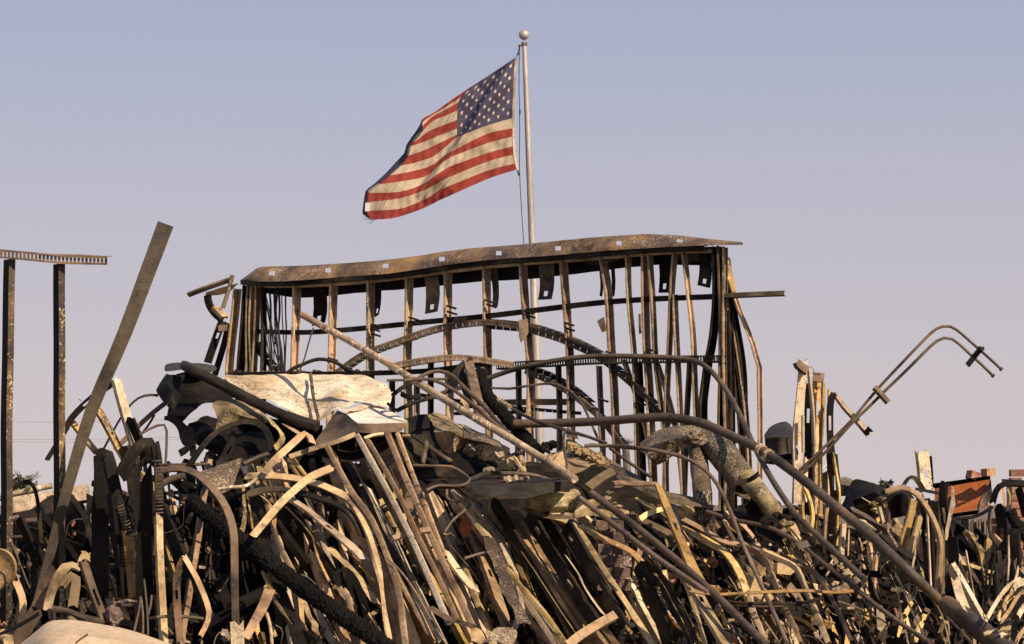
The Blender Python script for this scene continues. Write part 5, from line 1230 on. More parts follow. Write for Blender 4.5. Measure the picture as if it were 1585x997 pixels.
# black crumpled rubbish and grey dome
sheet('s', [[(400, 540, .1), (440, 420, .1), (500, 320, .1), (580, 280, .1), (680, 295, .1), (760, 340, .1), (800, 385, .1)], [(440, 560, -.2), (500, 460, -.4), (600, 420, -.4), (700, 400, -.35), (800, 420, -.1)], [(450, 600, 0), (560, 620, -.1), (680, 600, -.1), (800, 560, 0)]], 'black', 'black crumpled sheet bundle right of the golden upright studs', depth=16.2, dz=0, crumple=.06, freq=4, cols=30, rows=18)
sheet('s', [[(370, 250, .1), (430, 245, .2), (490, 265, .2), (525, 300, .1)], [(375, 300), (440, 320, -.1), (500, 330, -.1), (520, 330)], [(380, 420), (440, 420), (500, 400), (500, 340)]], 'duct', 'rounded grey brown hood behind the black sheet bundle', depth=17.2, dz=0, crumple=.012, cols=14, rows=10)
strap('s', [(585, 435), (640, 470), (690, 490)], 12, 'RU', 'cream', 'small pale sliver on the black sheet bundle', depth=14.7, dz=0)
sheet('s', [[(820, 440, .1), (870, 330, .1), (960, 315, .1), (1040, 330, .1), (1110, 430, .1)], [(840, 520, -.1), (920, 440, -.3), (1000, 420, -.3), (1090, 460, 0)], [(860, 700), (920, 640, -.1), (1000, 600, -.1), (1080, 560)]], 'black', 'black domed sheet beneath the pale standing stud', depth=14.9, dz=0, crumple=.04, cols=22, rows=16)
sheet('s', [[(480, 520), (560, 550), (680, 620), (800, 680), (880, 740)], [(500, 570, -.15), (580, 600, -.2), (690, 650, -.2), (800, 700, -.15), (870, 760, -.1)], [(540, 640), (620, 645), (700, 680), (790, 730), (850, 780)]], 'duct', 'brown grey crumpled plate slanting right of the thick rusty pipe', depth=13.8, dz=0, crumple=.02, cols=24, rows=10)
strap('s', [(780, 690), (850, 720), (960, 765)], 14, 'U', 'brown', 'thin point of the brown grey crumpled plate', depth=13.7, dz=0)
strap('s', [(740, 800), (830, 830), (900, 880), (1000, 960), (1080, 1010)], 60, 'LU', 'black', 'black strip slanting below the brown grey plate', depth=13.6, dz=0, kind='C')
strap('s', [(830, 720), (850, 780), (890, 840), (930, 910)], 40, 'R', 'duct', 'grey brown strip curling down from the brown grey plate', depth=13.55, dz=0)
stud('s', [(760, 520), (780, 600), (800, 680)], 50, 'R', 'cream', 'pale stud end under the black sheet bundle', depth=14.5, dz=0, holes=None)
rod('s', [(810, 480), (830, 570), (850, 690)], 12, 'conduit', 'thin rod beside the pale stud end', depth=14.4, dz=0)
for i, (x, y) in enumerate(((770, 450), (700, 500), (720, 560))):
    lump('s', (x, y), 34, 24, 'duct_pale', ['pale torn scrap topmost on the black sheet bundle', 'pale torn scrap left on the black sheet bundle', 'pale torn scrap lowest on the black sheet bundle'][i], 'torn_lump', depth=14.6, dz=0, amp=.9, cat='lump', group='torn scraps on the black sheet bundle')
# ------------------------------------------------------------------ straps and studs right (frames l, w)
stud('l', [(700, -5), (712, 90), (722, 195)], 66, (.3, -.95, .1), 'cream', 'pale stud with slot standing upright against the sky at right', depth=15.1, dz=0, f=.5, holes=(.30, .05), phase=.4)
strap('l', [(672, 0), (682, 60), (690, 140)], 18, 'R', 'gold', 'golden edge strip left of the pale standing stud', depth=15.15, dz=0)
strap('l', [(735, 20), (742, 110), (745, 190)], 22, 'L', 'black', 'black edge strip right of the pale standing stud', depth=15.15, dz=0)
strap('l', [(600, 170), (625, 135), (650, 128), (680, 160), (705, 205)], 28, 'LU', 'dark', 'small dark strap arched left of the pale standing stud', depth=14.7, dz=0)
strap('l', [(510, 205), (560, 185), (620, 185), (680, 225), (740, 310), (780, 400), (798, 470), (792, 600), (780, 740)], 36, (.1, -.6, .8), 'tan', 'tan strap arching over and falling straight, right of the golden pair', depth=13.7, dz=0, n2='R', kind='C', f=.4)
strap('l', [(660, 190), (740, 205), (790, 215)], 20, 'LU', 'dark', 'dark strip across the pale standing stud foot', depth=14.1, dz=0)
stud('l', [(655, 250), (640, 330), (610, 430), (580, 505)], 52, 'R', 'gold', 'golden leaning stud with square hole, left of a pair', depth=13.9, dz=0, phase=.55, holes=(.55, .05), f=.3)
stud('l', [(690, 330), (670, 420), (640, 510), (622, 535)], 46, 'R', 'tan', 'tan leaning stud, right of the golden pair', depth=13.85, dz=0, f=.3)
strap('l', [(690, 400), (670, 480), (645, 600)], 16, 'R', 'cream', 'thin cream strip beside the golden leaning pair', depth=13.8, dz=0)
for i, (x0, x1, w, m) in enumerate(((722, 745, 12, 'cream'), (710, 735, 54, 'black'), (762, 770, 40, 'dark'), (775, 765, 12, 'cream'), (808, 806, 30, 'brown'), (740, 752, 30, 'dark'))):
    stud('l', [(x0, 250), ((x0 + x1) / 2, 480), (x1, 740)], w, 'R' if m in ('cream', 'brown') else 'L', m, ['cream edge stud nearest the golden leaning pair', 'broad black stud nearest the golden leaning pair', 'broad dark stud under the arching tan strap', 'cream edge stud under the arching tan strap', 'brown stud right of the arching tan strap', 'dark stud between the black and dark studs under the arching tan strap'][i], depth=14 + .05 * i, dz=0, f=.6)
sheet('l', [[(845, 165), (862, 180)], [(850, 230), (874, 265)], [(830, 330), (850, 340)], [(822, 400), (836, 440)], [(818, 460), (826, 465)]], 'cream', 'torn pinkish pale strip hanging before the orange hopper', depth=13.9, dz=0, crumple=.02, cols=8, rows=16)
stud('l', [(812, 155), (800, 220), (810, 330), (830, 420), (845, 500)], 44, 'L', 'dark', 'dark bent strap left of the torn pale strip', depth=14, dz=0)
strap('l', [(850, 450), (860, 530), (850, 640), (835, 735)], 52, 'L', 'black', 'black bent strap hanging under the torn pale strip', depth=13.7, dz=0, kind='C')
strap('l', [(860, 580), (920, 680), (980, 790), (1030, 880)], 36, 'R', 'cream', 'pale edged stud slanting down right before the grey panel', depth=13.6, dz=0, kind='C', f=1.2)
strap('l', [(870, 660), (890, 740), (925, 830)], 70, 'R', 'cream', 'broad pale strip beside the slanting wide duct top', depth=13.5, dz=0)
# lower right straps (frame w)
strap('w', [(20, 370), (80, 450), (140, 600), (210, 760), (290, 920)], 56, 'R', 'cream', 'broad pale strap with square hole curving down at lower right', dz=-.7, kind='L', holes=(1.6, .06), phase=.28)
strap('w', [(0, 400), (50, 520), (80, 680), (130, 900), (150, 1000)], 34, 'R', 'tan', 'tan strap left of the broad pale holed strap', dz=-.6, kind='C')
strap('w', [(250, 530), (330, 570), (400, 660), (460, 800), (510, 1010)], 76, 'R', 'tan', 'broad tan strap falling to the picture foot beside the wide duct', dz=-.9, kind='L')
strap('w', [(265, 350), (275, 420), (300, 520)], 60, 'R', 'tan', 'tan pointed scrap above the broad tan strap', dz=-.6, kind='flat')
strap('w', [(245, 360), (215, 450), (190, 580)], 50, 'L', 'dark', 'dark strap crossing left of the tan pointed scrap', dz=-.65, kind='C')
strap('w', [(290, 690), (370, 740), (430, 860), (460, 990)], 60, 'R', 'gold', 'golden leaf strip left of the broad tan strap', dz=-.7, kind='flat')
rod('w', [(480, 760), (580, 860), (700, 990)], 26, 'rust_pipe', 'pipe lying along the wide duct lower edge', dz=-.9, name='pipe')
rod('w', [(290, 800), (370, 880), (450, 990)], 34, 'dark', 'dark pipe left of the golden leaf strip', dz=-.7, name='pipe')
P = [place('w', p, -.35) for p in ((480, 650, .2), (620, 750, .1), (780, 880, 0), (960, 1020, -.1), (1060, 1100, -.2))]
wide = piece('duct', 'wide smooth brown duct lying in the lower right corner', mk('duct', *tube_mesh(P, .05, 22, bump=.08, seed=4, r2=.062), M['rust_pipe'], angle=50))
mk('band', *tube_mesh([place('w', p, -.52) for p in ((800, 915), (870, 895), (940, 870))], .012, 8, bump=.5), M['pale_pipe'], wide)
sheet('w', [[(540, 480), (580, 500)], [(570, 600), (620, 620)], [(620, 690), (660, 710)]], 'cream', 'pale wedge plate above the wide brown duct', dz=-.6, crumple=.02, cols=8, rows=10)
strap('w', [(575, 275), (660, 300), (780, 340), (870, 370), (950, 385)], 40, 'RU', 'gold', 'golden bar with a fork end slanting before the grey panel', depth=15.5, dz=0, kind='C', holes=(.6, .07), phase=.8)
strap('w', [(750, 610), (900, 490), (1040, 370), (1160, 230)], 32, 'RU', 'brown', 'long brown bar slanting up right before the brick pier', depth=15, dz=0, kind='C')
charred('w', [(1120, -40, .3), (1040, 80), (900, 280), (800, 430), (715, 590)], 100, 'black charred beam slanting down left before the brick pier', depth=15.6, dz=0, name='charred_beam', cat='beam', sides=30)
charred('l', [(1150, 300), (1190, 380), (1260, 470)], 60, 'black charred beam slanting down right at the right edge', depth=15.7, dz=0, name='charred_beam', cat='beam', sides=26)
strap('l', [(1060, 265), (1078, 200), (1110, 165), (1170, 160), (1250, 165)], 36, 'LU', 'black', 'black strap hooked over in front of the right edge brick pier', depth=15.1, dz=0, kind='C')
slt = slotted('steel_track', [place('l', p, 0, 15.9) for p in ((1110, 160), (1170, 163), (1250, 168))], .045, .05, ZU, Vector((.1, 1, .1)), 'dark', None)
piece('steel_track', 'short slotted dark track at the right edge by the brick pier', slt)
strap('l', [(1195, 190), (1215, 260), (1230, 330)], 40, 'L', 'black', 'black strap hanging under the short slotted track', depth=15.1, dz=0, kind='C')
strap('l', [(1110, 180), (1120, 230), (1125, 280)], 26, 'R', 'gold', 'golden strip left under the short slotted track', depth=16.1, dz=0)
strap('l', [(1140, 190), (1155, 230), (1150, 275)], 22, 'R', 'gold', 'golden strip right under the short slotted track', depth=16.1, dz=0)
stud('l', [(1095, 280), (1110, 400), (1105, 560)], 60, 'L', 'black', 'black stud standing before the right brick pier', depth=16.3, dz=0)
stud('l', [(1145, 430), (1148, 560), (1140, 690)], 14, 'R', 'cream', 'thin cream stud at the right edge left of another', depth=14.3, dz=0)
stud('l', [(1175, 420), (1180, 560), (1178, 700)], 50, 'L', 'dark', 'dark stud at the right edge beside the thin cream stud', depth=14.4, dz=0)
rod('l', [(1050, 300), (1040, 380), (1060, 450), (1090, 500)], 16, 'dark', 'dark bent conduit left of the right brick pier', depth=15.1, dz=0)
strap('l', [(1060, 280), (1020, 310), (960, 335), (860, 345)], 22, 'LU', 'black', 'black strip lying along the foot of the orange hopper', depth=20, dz=0)
# curled pale strips in the corner
for i, (pts, w, m, n) in enumerate((
    ([(840, 770), (900, 660), (980, 540), (1060, 470), (1130, 430)], 44, 'cream', 'R'), ([(870, 790), (960, 660), (1040, 580), (1160, 500)], 40, 'dark', 'L'),
    ([(960, 800), (1040, 690), (1090, 600), (1160, 530)], 40, 'tan', 'R'), ([(1000, 640), (1060, 520), (1100, 380), (1110, 330)], 34, 'tan', 'R'),
    ([(1110, 330), (1140, 360), (1170, 400)], 26, 'cream', 'RU'), ([(1070, 530), (1090, 480), (1160, 450)], 60, 'cream', 'R'),
    ([(1075, 1000), (1070, 850), (1090, 700), (1160, 560)], 60, 'black', 'LU'), ([(930, 860), (980, 820), (1060, 800), (1160, 790)], 30, 'dark', 'U'),
    ([(1110, 760), (1140, 700), (1180, 660)], 50, 'cream', 'R'), ([(950, 930), (990, 910), (1035, 950), (1020, 990)], 50, 'cream', 'R'), ([(1090, 990), (1120, 920), (1170, 860)], 40, 'tan', 'R'),
    ([(985, 700), (1000, 620), (1060, 560)], 50, 'gold', 'R'))):
    strap('w', pts, w, n, m, ['cream strip outermost left of the curled strips in the right corner', 'dark strip second of the curled strips in the right corner', 'tan strip rising through the curled strips in the right corner', 'tan strip tallest of the curled strips in the right corner',
        'short cream strip folded down from the tallest curled strip', 'cream plate with hole near the right edge among curled strips', 'broad black strip curving down at the right edge', 'dark strip lying level under the curled strips',
        'cream scrap at the right edge below the cream plate', 'cream holed scrap lowest beside the wide brown duct', 'tan strip lowest at the right edge', 'golden strip inside the curled strips'][i], dz=-.6, kind='L', holes=(.5, .05) if i in (5, 9) else None)
# ------------------------------------------------------------------ lower right centre (frames k, u)
ks = stud('k', [(428, 108), (470, 210), (510, 300), (560, 420), (620, 560), (665, 650)], 46, (.5, -.8, .35), 'gold', 'pointed bright ochre stud with square hole falling from the ridge sheet', dz=-.95, w2=92, f=.25, holes=(1.0, .07), phase=.42)
stud('k', [(640, 690), (690, 790), (750, 890), (820, 1010)], 84, (.5, -.8, .35), 'tan', 'broad tan stud continuing below the pointed ochre stud', dz=-.95, f=.25, holes=(1.0, .06), phase=.08)
strap('k', [(180, 100), (230, 95), (290, 105), (350, 100), (425, 104)], 34, 'U', 'brown', 'brown folded strap joining the pointed ochre stud top', dz=-.8, kind='C')
strap('k', [(330, 298), (380, 265), (475, 238)], 30, 'RU', 'gold', 'short golden strap crossing left of the pointed ochre stud', dz=-.75)
strap('k', [(305, 185), (360, 215), (430, 250), (500, 290)], 30, 'RU', 'brown', 'brown pointed strap under the ridge sheet, left of the ochre stud', dz=-.6)
strap('k', [(270, 265), (350, 310), (440, 350), (530, 405)], 40, 'U', 'brown', 'brown strap under the short golden strap', dz=-.5, kind='C')
strap('k', [(570, 300), (640, 335), (720, 380), (810, 430), (940, 445), (1060, 490), (1190, 560), (1230, 640)], 36, 'U', 'tan', 'long tan strap running right below the upright duct', dz=-.75, kind='C', wob=.3)
strap('k', [(560, 340), (680, 400), (790, 470), (850, 540), (900, 640), (950, 800)], 50, 'RU', 'gold', 'curved golden strap right of the pointed ochre stud', dz=-.65, kind='C')
strap('k', [(600, 380), (700, 440), (790, 500), (830, 580), (890, 720)], 36, 'R', 'dark', 'dark strap inside the curved golden strap', dz=-.5, kind='C')
strap('k', [(-10, 330), (80, 385), (200, 440), (280, 480), (335, 535)], 40, 'U', 'gold', 'golden edged strap slanting over the charred block pier', dz=-.8, kind='C')
stud('k', [(330, 540), (400, 600), (450, 660), (500, 760), (570, 880), (620, 1010)], 66, 'L', 'dark', 'dark stud with bright right edge under the two grey pipes', dz=-.55, f=.4)
strap('k', [(400, 600), (460, 670), (510, 770), (570, 880), (615, 990)], 18, 'R', 'gold', 'golden lit-edge strip along the dark stud under the grey pipes', dz=-.65)  # ochre colour stands in for light on the dark stud's edge
stud('k', [(310, 560), (370, 700), (430, 850), (480, 1010)], 80, 'L', 'black', 'broad black stud left of the dark stud under the grey pipes', dz=-.4, f=.3)
stud('k', [(590, 660), (640, 800), (700, 1000)], 40, 'R', 'tan', 'tan stud between the grey pipes and broad tan stud', dz=-.7)
# straps fanning in frame u
strap('u', [(160, 95), (260, 160), (350, 210), (410, 290), (450, 420), (500, 560), (600, 760), (690, 990)], 44, 'RU', 'tan', 'tan strap arching then falling, leftmost of three at lower right', dz=-.8, n2='R', kind='C', f=.8)
strap('u', [(330, 165), (480, 230), (620, 295), (670, 360), (730, 510), (820, 700), (940, 990)], 44, 'RU', 'tan', 'tan strap arching then falling, middle of three at lower right', dz=-.85, n2='R', kind='C', f=.8)
strap('u', [(640, 300), (760, 325), (830, 390), (900, 490), (980, 640), (1060, 800), (1140, 980)], 44, 'RU', 'brown', 'brown strap arching then falling, rightmost of three at lower right', dz=-.85, n2='R', kind='C', f=.8)
stud('u', [(430, 330), (520, 340), (610, 350)], 100, 'R', 'tan', 'tan square plate between two of the arching straps', dz=-.55, f=.2, holes=None)
strap('u', [(240, 230), (310, 280), (370, 330)], 60, 'RU', 'tan', 'tan curled plate behind the leftmost arching strap', dz=-.5)
strap('u', [(0, 210), (80, 290), (140, 370), (200, 520)], 40, 'R', 'gold', 'golden strap left of the steep slim conduit', dz=-.6, kind='C')
strap('u', [(50, 410), (110, 500), (180, 610), (240, 700)], 44, 'R', 'gold', 'golden strap lower left of the steep slim conduit', dz=-.6, kind='L')
strap('u', [(240, 530), (270, 680), (330, 820), (390, 990)], 40, 'R', 'tan', 'tan stud left beside the foot of the slim conduit', dz=-.75, kind='C', f=1.0)
strap('u', [(340, 760), (420, 880), (500, 1000)], 44, 'R', 'tan', 'tan strap right beside the foot of the slim conduit', dz=-.7, kind='C')
strap('u', [(250, 790), (270, 850), (300, 910)], 60, 'R', 'cream', 'little cream scrap by the foot of the slim conduit', dz=-.5)
strap('u', [(560, 700), (570, 850), (600, 1000)], 60, 'R', 'cream', 'pale upright strip between two arching straps', dz=-.5)
strap('u', [(70, 230), (150, 265), (230, 340), (280, 400)], 16, 'RU', 'tan', 'thin curled tan strip left of the leftmost arching strap', dz=-.55)
rod('u', [(320, 150), (450, 145), (590, 135)], 16, 'dark', 'short level dark rod below the yellow duct end', dz=-.8)
rod('u', [(700, 900), (780, 820), (860, 720), (915, 650)], 26, 'dark', 'dark rod slanting up between arching straps', dz=-.6)
cp = bar('u', [(640, 150), (740, 120)], 70, 16, 'RU', 'conduit', 'square clamp plate on the conduit at lower right', dz=-1.15, name='clamp_plate', cat='clamp', rough=.03)
strap('u', [(520, 90), (560, 180), (600, 260)], 26, 'R', 'gold', 'thin golden strip under the conduit at lower right', dz=-.6)
strap('u', [(600, 0), (680, 110), (730, 200), (760, 290)], 70, 'R', 'brown', 'brown strap hanging below the yellow duct end', dz=-.55, kind='C')
strap('u', [(580, 220), (660, 260), (720, 310)], 60, 'RU', 'gold', 'golden scrap behind the middle arching strap', dz=-.45)
for i, (x, y, rx, ry) in enumerate(((1075, 385, 46, 34), (975, 470, 26, 20), (1020, 330, 30, 30), (490, 220, 30, 20))):
    lump('u', (x, y), rx, ry, 'duct_pale', ['crusted pale lump right of the rightmost arching strap', 'small cream lump near the rightmost arching strap', 'pale lump above the crusted pale lump', 'pale lump under the short level dark rod'][i], 'torn_lump', dz=-.5, amp=.9, cat='lump', group='torn pale lumps at lower right')
# ------------------------------------------------------------------ block pier in the heap
pier = empty('block_pier', place('k', (180, 700), 0), 'small scorched block pier standing behind the grey pipes', 'pier')
bw, bh = None, None
k_ = wd('k', [(180, 500)], 1, -.1, None)
blk = None
for r_ in range(6):
    y0 = 700 - 66 * (r_ + 1)
    for c_ in range(2 if r_ % 2 else 1):
        cx_ = 180 if r_ % 2 == 0 else 135 + 90 * c_
        wpx = 176 if r_ % 2 == 0 else 84
        p = place('k', (cx_ - (6 * r_ if r_ > 4 else 0), y0 + 33), .05)
        p.x += rnd.uniform(-.006, .006)
        vs, fs = cube((0, 0, 0), wpx * k_, .22, 62 * k_)
        vs = [v + noise.noise_vector(v * 9 + Vector((r_, c_, 0))) * .012 for v in vs]
        o = mk('block', [v + p for v in vs], fs, M['block'], pier, smooth=False)
# ------------------------------------------------------------------ far right: hopper, ruined building, brick piers
HD = 24.0
hp = empty('hopper', place('l', (900, 330), 0, HD), 'rusty orange painted hopper with dark rim, tilted at the right', 'hopper')
def quadsheet(name, pts, m, parent, dz=(0, 0, 0, 0), nu=10, nv=6):
    a, b, c, d = [place('l', p, z, HD) for p, z in zip(pts, dz)]
    vs = [a.lerp(b, i / nu).lerp(d.lerp(c, i / nu), j / nv) + Vector((0, .02 * noise.noise(Vector((i * .5, j * .5, 0))) + .05 * math.sin(math.pi * j / nv), 0)) for i in range(nu + 1) for j in range(nv + 1)]
    mk(name, vs, [(i * (nv + 1) + j, (i + 1) * (nv + 1) + j, (i + 1) * (nv + 1) + j + 1, i * (nv + 1) + j + 1) for i in range(nu) for j in range(nv)], M[m], parent)
quadsheet('front_panel', [(760, 180), (1052, 135), (1040, 285), (775, 335)], 'orange', hp, (.25, .05, -.2, .0))
quadsheet('rim', [(755, 162), (1050, 122), (1052, 140), (760, 190)], 'black', hp, (-.1, -.3, -.25, -.05), nv=2)
quadsheet('side_panel', [(1050, 122), (1064, 255), (1044, 288), (1049, 140)], 'brown', hp, (-.3, .2, .0, .0))
quadsheet('foot_lip', [(770, 330), (1000, 298), (990, 320), (775, 350)], 'black', hp, (-.06, -.26, -.2, -.0), nv=2)
quadsheet('corner_shadow', [(1052, 150), (1060, 250), (990, 300), (1000, 250)], 'block', hp, (.0, -.2, -.22, -.1), nv=3)  # dark sheet put in for the shadow at the hopper's right corner
BR = cube((0, 0, 0), .215, .1, .065)[0]
BF = cube((0, 0, 0), .215, .1, .065)[1]
bme = []
for v_ in range(3):
    me = bpy.data.meshes.new('brick'); r9 = random.Random(v_)
    me.from_pydata([Vector(v) + Vector((r9.uniform(-.006, .006), r9.uniform(-.006, .006), r9.uniform(-.004, .004))) for v in BR], [], BF); me.materials.append(M['brick']); bme.append(me)
def brick(parent, p, rz=0, s=1.0):
    o = bpy.data.objects.new('brick', rnd.choice(bme)); COL.objects.link(o)
    if parent: o.parent = parent; o.location = Vector(p) - wloc(parent)
    else: o.location = p
    o.rotation_euler = (0, 0, rz); o.scale = (s, 1, 1)
    return o
for p, lab in (((1040, 105), 'loose brick standing on the right end of the hopper rim'), ((962, 124), 'loose brick tilted on the middle of the hopper rim')):
    o = brick(None, place('l', p, 0, HD - .15), .3); tag(o, lab, 'brick', 'loose bricks on the hopper rim'); o.rotation_euler = (0, .3 if p[0] < 1000 else -.1, .5); o.scale = (.52, .9, 1.25)
def brick_pier(label, x0, y_top, ncol, HDp, ragged=2, base=0):
    top = place('l', (x0, y_top), 0, HDp)
    e_ = empty('brick_pier', (top.x, top.y, 0), label, 'brick pier', 'burnt brick piers at the right')
    rows_ = int(top.z / .076)
    wid = ncol * .225
    mk('mortar_core', *cube((top.x + wid / 2, top.y + .12, top.z / 2 - .06), wid - .02, .19, top.z - .14), M['mortar'], e_, smooth=False)
    for r_ in range(rows_):
        z = top.z - .076 * (r_ + .5)
        if z < .5: break
        off = .112 if r_ % 2 else 0
        for c_ in range(ncol + (1 if r_ % 2 else 0)):
            if r_ < ragged and rnd.random() < .35: continue
            x = top.x + c_ * .225 + .112 - off
            half = r_ % 2 and c_ in (0, ncol)
            if half: x += .056 if c_ == 0 else -.056
            brick(e_, (x, top.y + rnd.uniform(-.008, .008), z), rnd.uniform(-.03, .03), .48 if half else 1)
    return e_
brick_pier('brick pier standing tall at the right edge behind the black straps', 1150, 88, 2, 23.0)
brick_pier('narrow brick pier showing between orange hopper and black stud', 1058, 338, 1, 23.6, 1)
rb = empty('ruined_building', place('l', (900, 680), 0, 25), 'grey panelled ruined wall with peeled stripes, below the orange hopper', 'building')
rb.location.z = 0
def panel(name, x0, x1, y0, y1, m, d=25.0, t=.08):
    a, b = place('l', (x0, y0), 0, d), place('l', (x1, y1), 0, d)
    mk(name, *cube(((a.x + b.x) / 2, d + t / 2, (a.z + b.z) / 2), b.x - a.x, t, a.z - b.z), M[m], rb, smooth=False)
panel('wall_panel', 770, 935, 352, 462, 'stucco'); panel('wall_panel', 775, 940, 466, 580, 'stucco', 25.04); panel('wall_panel', 775, 1060, 584, 800, 'block', 25.08)
for i in range(9): panel('peeled_strip', 938 + i * 13.5, 950.5 + i * 13.5, 345 + (i * 37) % 14, 600 + (i * 53) % 60, 'peel', 25.02 + .02 * ((i * 7) % 3))
panel('lintel', 770, 940, 336, 350, 'block', 24.9)
panel('hanging_board', 905, 935, 340, 440, 'black', 24.7)
# ------------------------------------------------------------------ distance: trees, palm, lines, bird
def bare_tree(label, x, y, h, w, d, seed, name='bare_tree'):
    r9 = random.Random(seed); base = W(x, y, d); base.z = 0; topz = W(x, y - h, d).z
    e_ = empty(name, base, label, 'tree', 'bare trees on the horizon')
    mk('trunk', *tube_mesh([base, base + Vector((.1, 0, topz * .7)), base + Vector((0, 0, topz * .92))], .22, 7, r2=.05, step=1), M['bark'], e_)
    wm = w / FPX * d; ms = []
    for i in range(46):
        z0 = topz * r9.uniform(.35, .85); a = r9.uniform(0, 6.28); ln = wm * .5 * r9.uniform(.4, 1)
        p = base + Vector((0, 0, z0)); q = p + Vector((math.cos(a) * ln, math.sin(a) * ln, topz * r9.uniform(.05, .2)))
        ms.append(tube_mesh([p, p.lerp(q, .6) + Vector((0, 0, .1)), q], .06, 4, r2=.02, step=1))
        for k in range(3):
            q2 = q + Vector((r9.uniform(-1, 1), r9.uniform(-1, 1), r9.uniform(.1, 1))) * ln * .35
            ms.append(tube_mesh([p.lerp(q, r9.uniform(.4, 1)), q2], .035, 4, r2=.012, step=2))
    mk('branches', *join(*ms), M['bark'], e_)
    lf = []
    for i in range(260):
        a = r9.uniform(0, 6.28); rr = wm * .5 * r9.random() ** .5; p = base + Vector((math.cos(a) * rr, math.sin(a) * rr, topz * r9.uniform(.5, 1.0)))
        s = r9.uniform(.1, .28); u_ = noise.random_unit_vector() * s; v_ = noise.random_unit_vector() * s
        lf.append(([p, p + u_, p + u_ + v_, p + v_], [(0, 1, 2, 3)]))
    mk('crown', *join(*lf), M['leaf'], e_, smooth=False)
bare_tree('thin scorched tree on the horizon between the two tall posts', 36, 768, 30, 44, 110, 4)
bare_tree('tiny scorched tree on the horizon beside the black domed sheet', 1370, 775, 28, 18, 120, 9)
bare_tree('low scorched tree on the horizon just right of the first tall post', 14, 770, 22, 16, 115, 5)
pd = 75.0
pb_ = W(968, 720, pd); pb_.z = 0; pc = W(968, 687, pd)
pm = empty('palm_tree', pb_, 'distant palm tree crown seen through the wall frame', 'palm tree')
mk('trunk', *tube_mesh([pb_, pb_.lerp(pc, .5) + Vector((.1, 0, 0)), pc], .16, 8, r2=.11, step=.6), M['bark'], pm)
for i in range(26):
    a = i * 2.399; elv = rnd.uniform(-.2, 1.2); ln = rnd.uniform(.24, .36)
    dv = Vector((math.cos(a) * math.cos(elv), math.sin(a) * math.cos(elv), math.sin(elv)))
    P = [pc, pc + dv * ln * .6, pc + dv * ln + Vector((0, 0, -.10))]
    vs, fs = sweep_mesh(P, 'flat', .05, 'U', w2=.01, step=.1)
    ms = [(vs, fs)]
    for s in (.3, .5, .7, .9):
        q = P[0].lerp(P[2], s)
        for sg in (-1, 1):
            sd = dv.cross(Vector((0, 0, 1))).normalized() * sg * .09 + dv * .08 + Vector((0, 0, -.03))
            ms.append(sweep_mesh([q, q + sd], 'flat', .018, 'U', w2=.004, step=.05))
    mk('frond', *join(*ms), M['leaf'], pm)
for i, (y0, y1) in enumerate(((652, 655), (679.5, 681), (683, 685))):
    P = [W(-300, y0 - 3, 62), W(20, y0, 60), W(90, y1, 60), W(240, y0 - 2, 60), W(480, y0 - 8, 58)]
    o = mk('power_line', *tube_mesh(P, .0065, 5, step=2), M['stucco'])
    tag(o, ['thin overhead wire, uppermost, far behind the tall posts', 'thin overhead wire, middle one, far behind the tall posts', 'thin overhead wire, lowest, far behind the tall posts'][i], 'power line', 'overhead wires far left')
rl = empty('metal_railing', W(1272, 735, 30), 'small pale frame with a slatted vent far behind the golden upright studs', 'frame')
for i in range(5):
    mk('slat', *cube(W(1274, 733 + i * 5, 30), .09, .03, .022), M['black'], rl, smooth=False)
mk('upper_rail', *tube_mesh([W(1269, 731, 30), W(1276, 722, 30), W(1283, 721, 30)], .018, 6), M['tag_white'], rl)
mk('lower_rail', *tube_mesh([W(1269, 737, 30), W(1276, 729, 30), W(1283, 727, 30)], .014, 6), M['tag_white'], rl)
tb_ = W(1280, 728, 30.1).z
mk('backing', *cube(Vector((W(1280, 745, 30.1).x, 30.1, tb_ / 2)), .18, .03, tb_), M['dark'], rl, smooth=False)
# ------------------------------------------------------------------ the smaller pieces that fill the heap
LAND = [(60, 860, 'ochre drum lid'), (110, 900, 'hooked tan strap'), (150, 800, 'leaning grey beam'), (200, 770, 'rusty-footed folded track'), (248, 760, 'zipper-toothed track'), (290, 900, 'holed brown strap'),
        (365, 800, 'arching brown strap'), (430, 880, 'charred log'), (540, 960, "charred log's foot"), (400, 740, 'warped triangular sheet'), (470, 790, 'curving tan strap'), (560, 830, 'pale speckled strap'),
        (620, 790, 'leaning bundle'), (680, 930, "leaning bundle's foot"), (720, 815, 'small orange scrap'), (800, 755, 'black tray'), (770, 840, 'scorched holed stud'), (830, 930, 'broad ochre stud'),
        (880, 860, 'broad dark stud pair'), (850, 790, 'pale crusted duct'), (950, 860, 'scorched block pier'), (1000, 840, 'parallel grey pipes'), (1040, 790, 'pointed ochre stud'), (1085, 740, 'upright duct'),
        (1130, 720, 'fat speckled duct'), (1185, 790, 'yellow stained duct'), (1180, 880, 'leftmost arching strap'), (1240, 900, 'middle arching strap'), (1290, 920, 'rightmost arching strap'), (1150, 918, 'level golden bar'),
        (1260, 800, 'golden upright studs'), (1340, 830, 'thick rusty pipe'), (1360, 770, 'black sheet bundle'), (1410, 820, 'golden leaning pair'), (1440, 900, 'broad pale holed strap'), (1500, 960, 'wide brown duct'),
        (1460, 800, 'torn pale strip'), (1520, 880, 'forked golden bar'), (1560, 920, 'curled corner strips'), (1560, 860, 'charred slanting beam'), (1120, 960, 'slim steep conduit'), (900, 970, 'short tan channel')]
CREST = [(0, 835), (60, 810), (130, 790), (200, 760), (250, 735), (300, 720), (450, 715), (520, 705), (600, 720), (640, 765), (700, 795), (800, 810), (900, 812), (1000, 800), (1100, 815), (1200, 815), (1230, 790), (1300, 800), (1340, 785), (1400, 775), (1450, 815), (1520, 850), (1600, 870)]
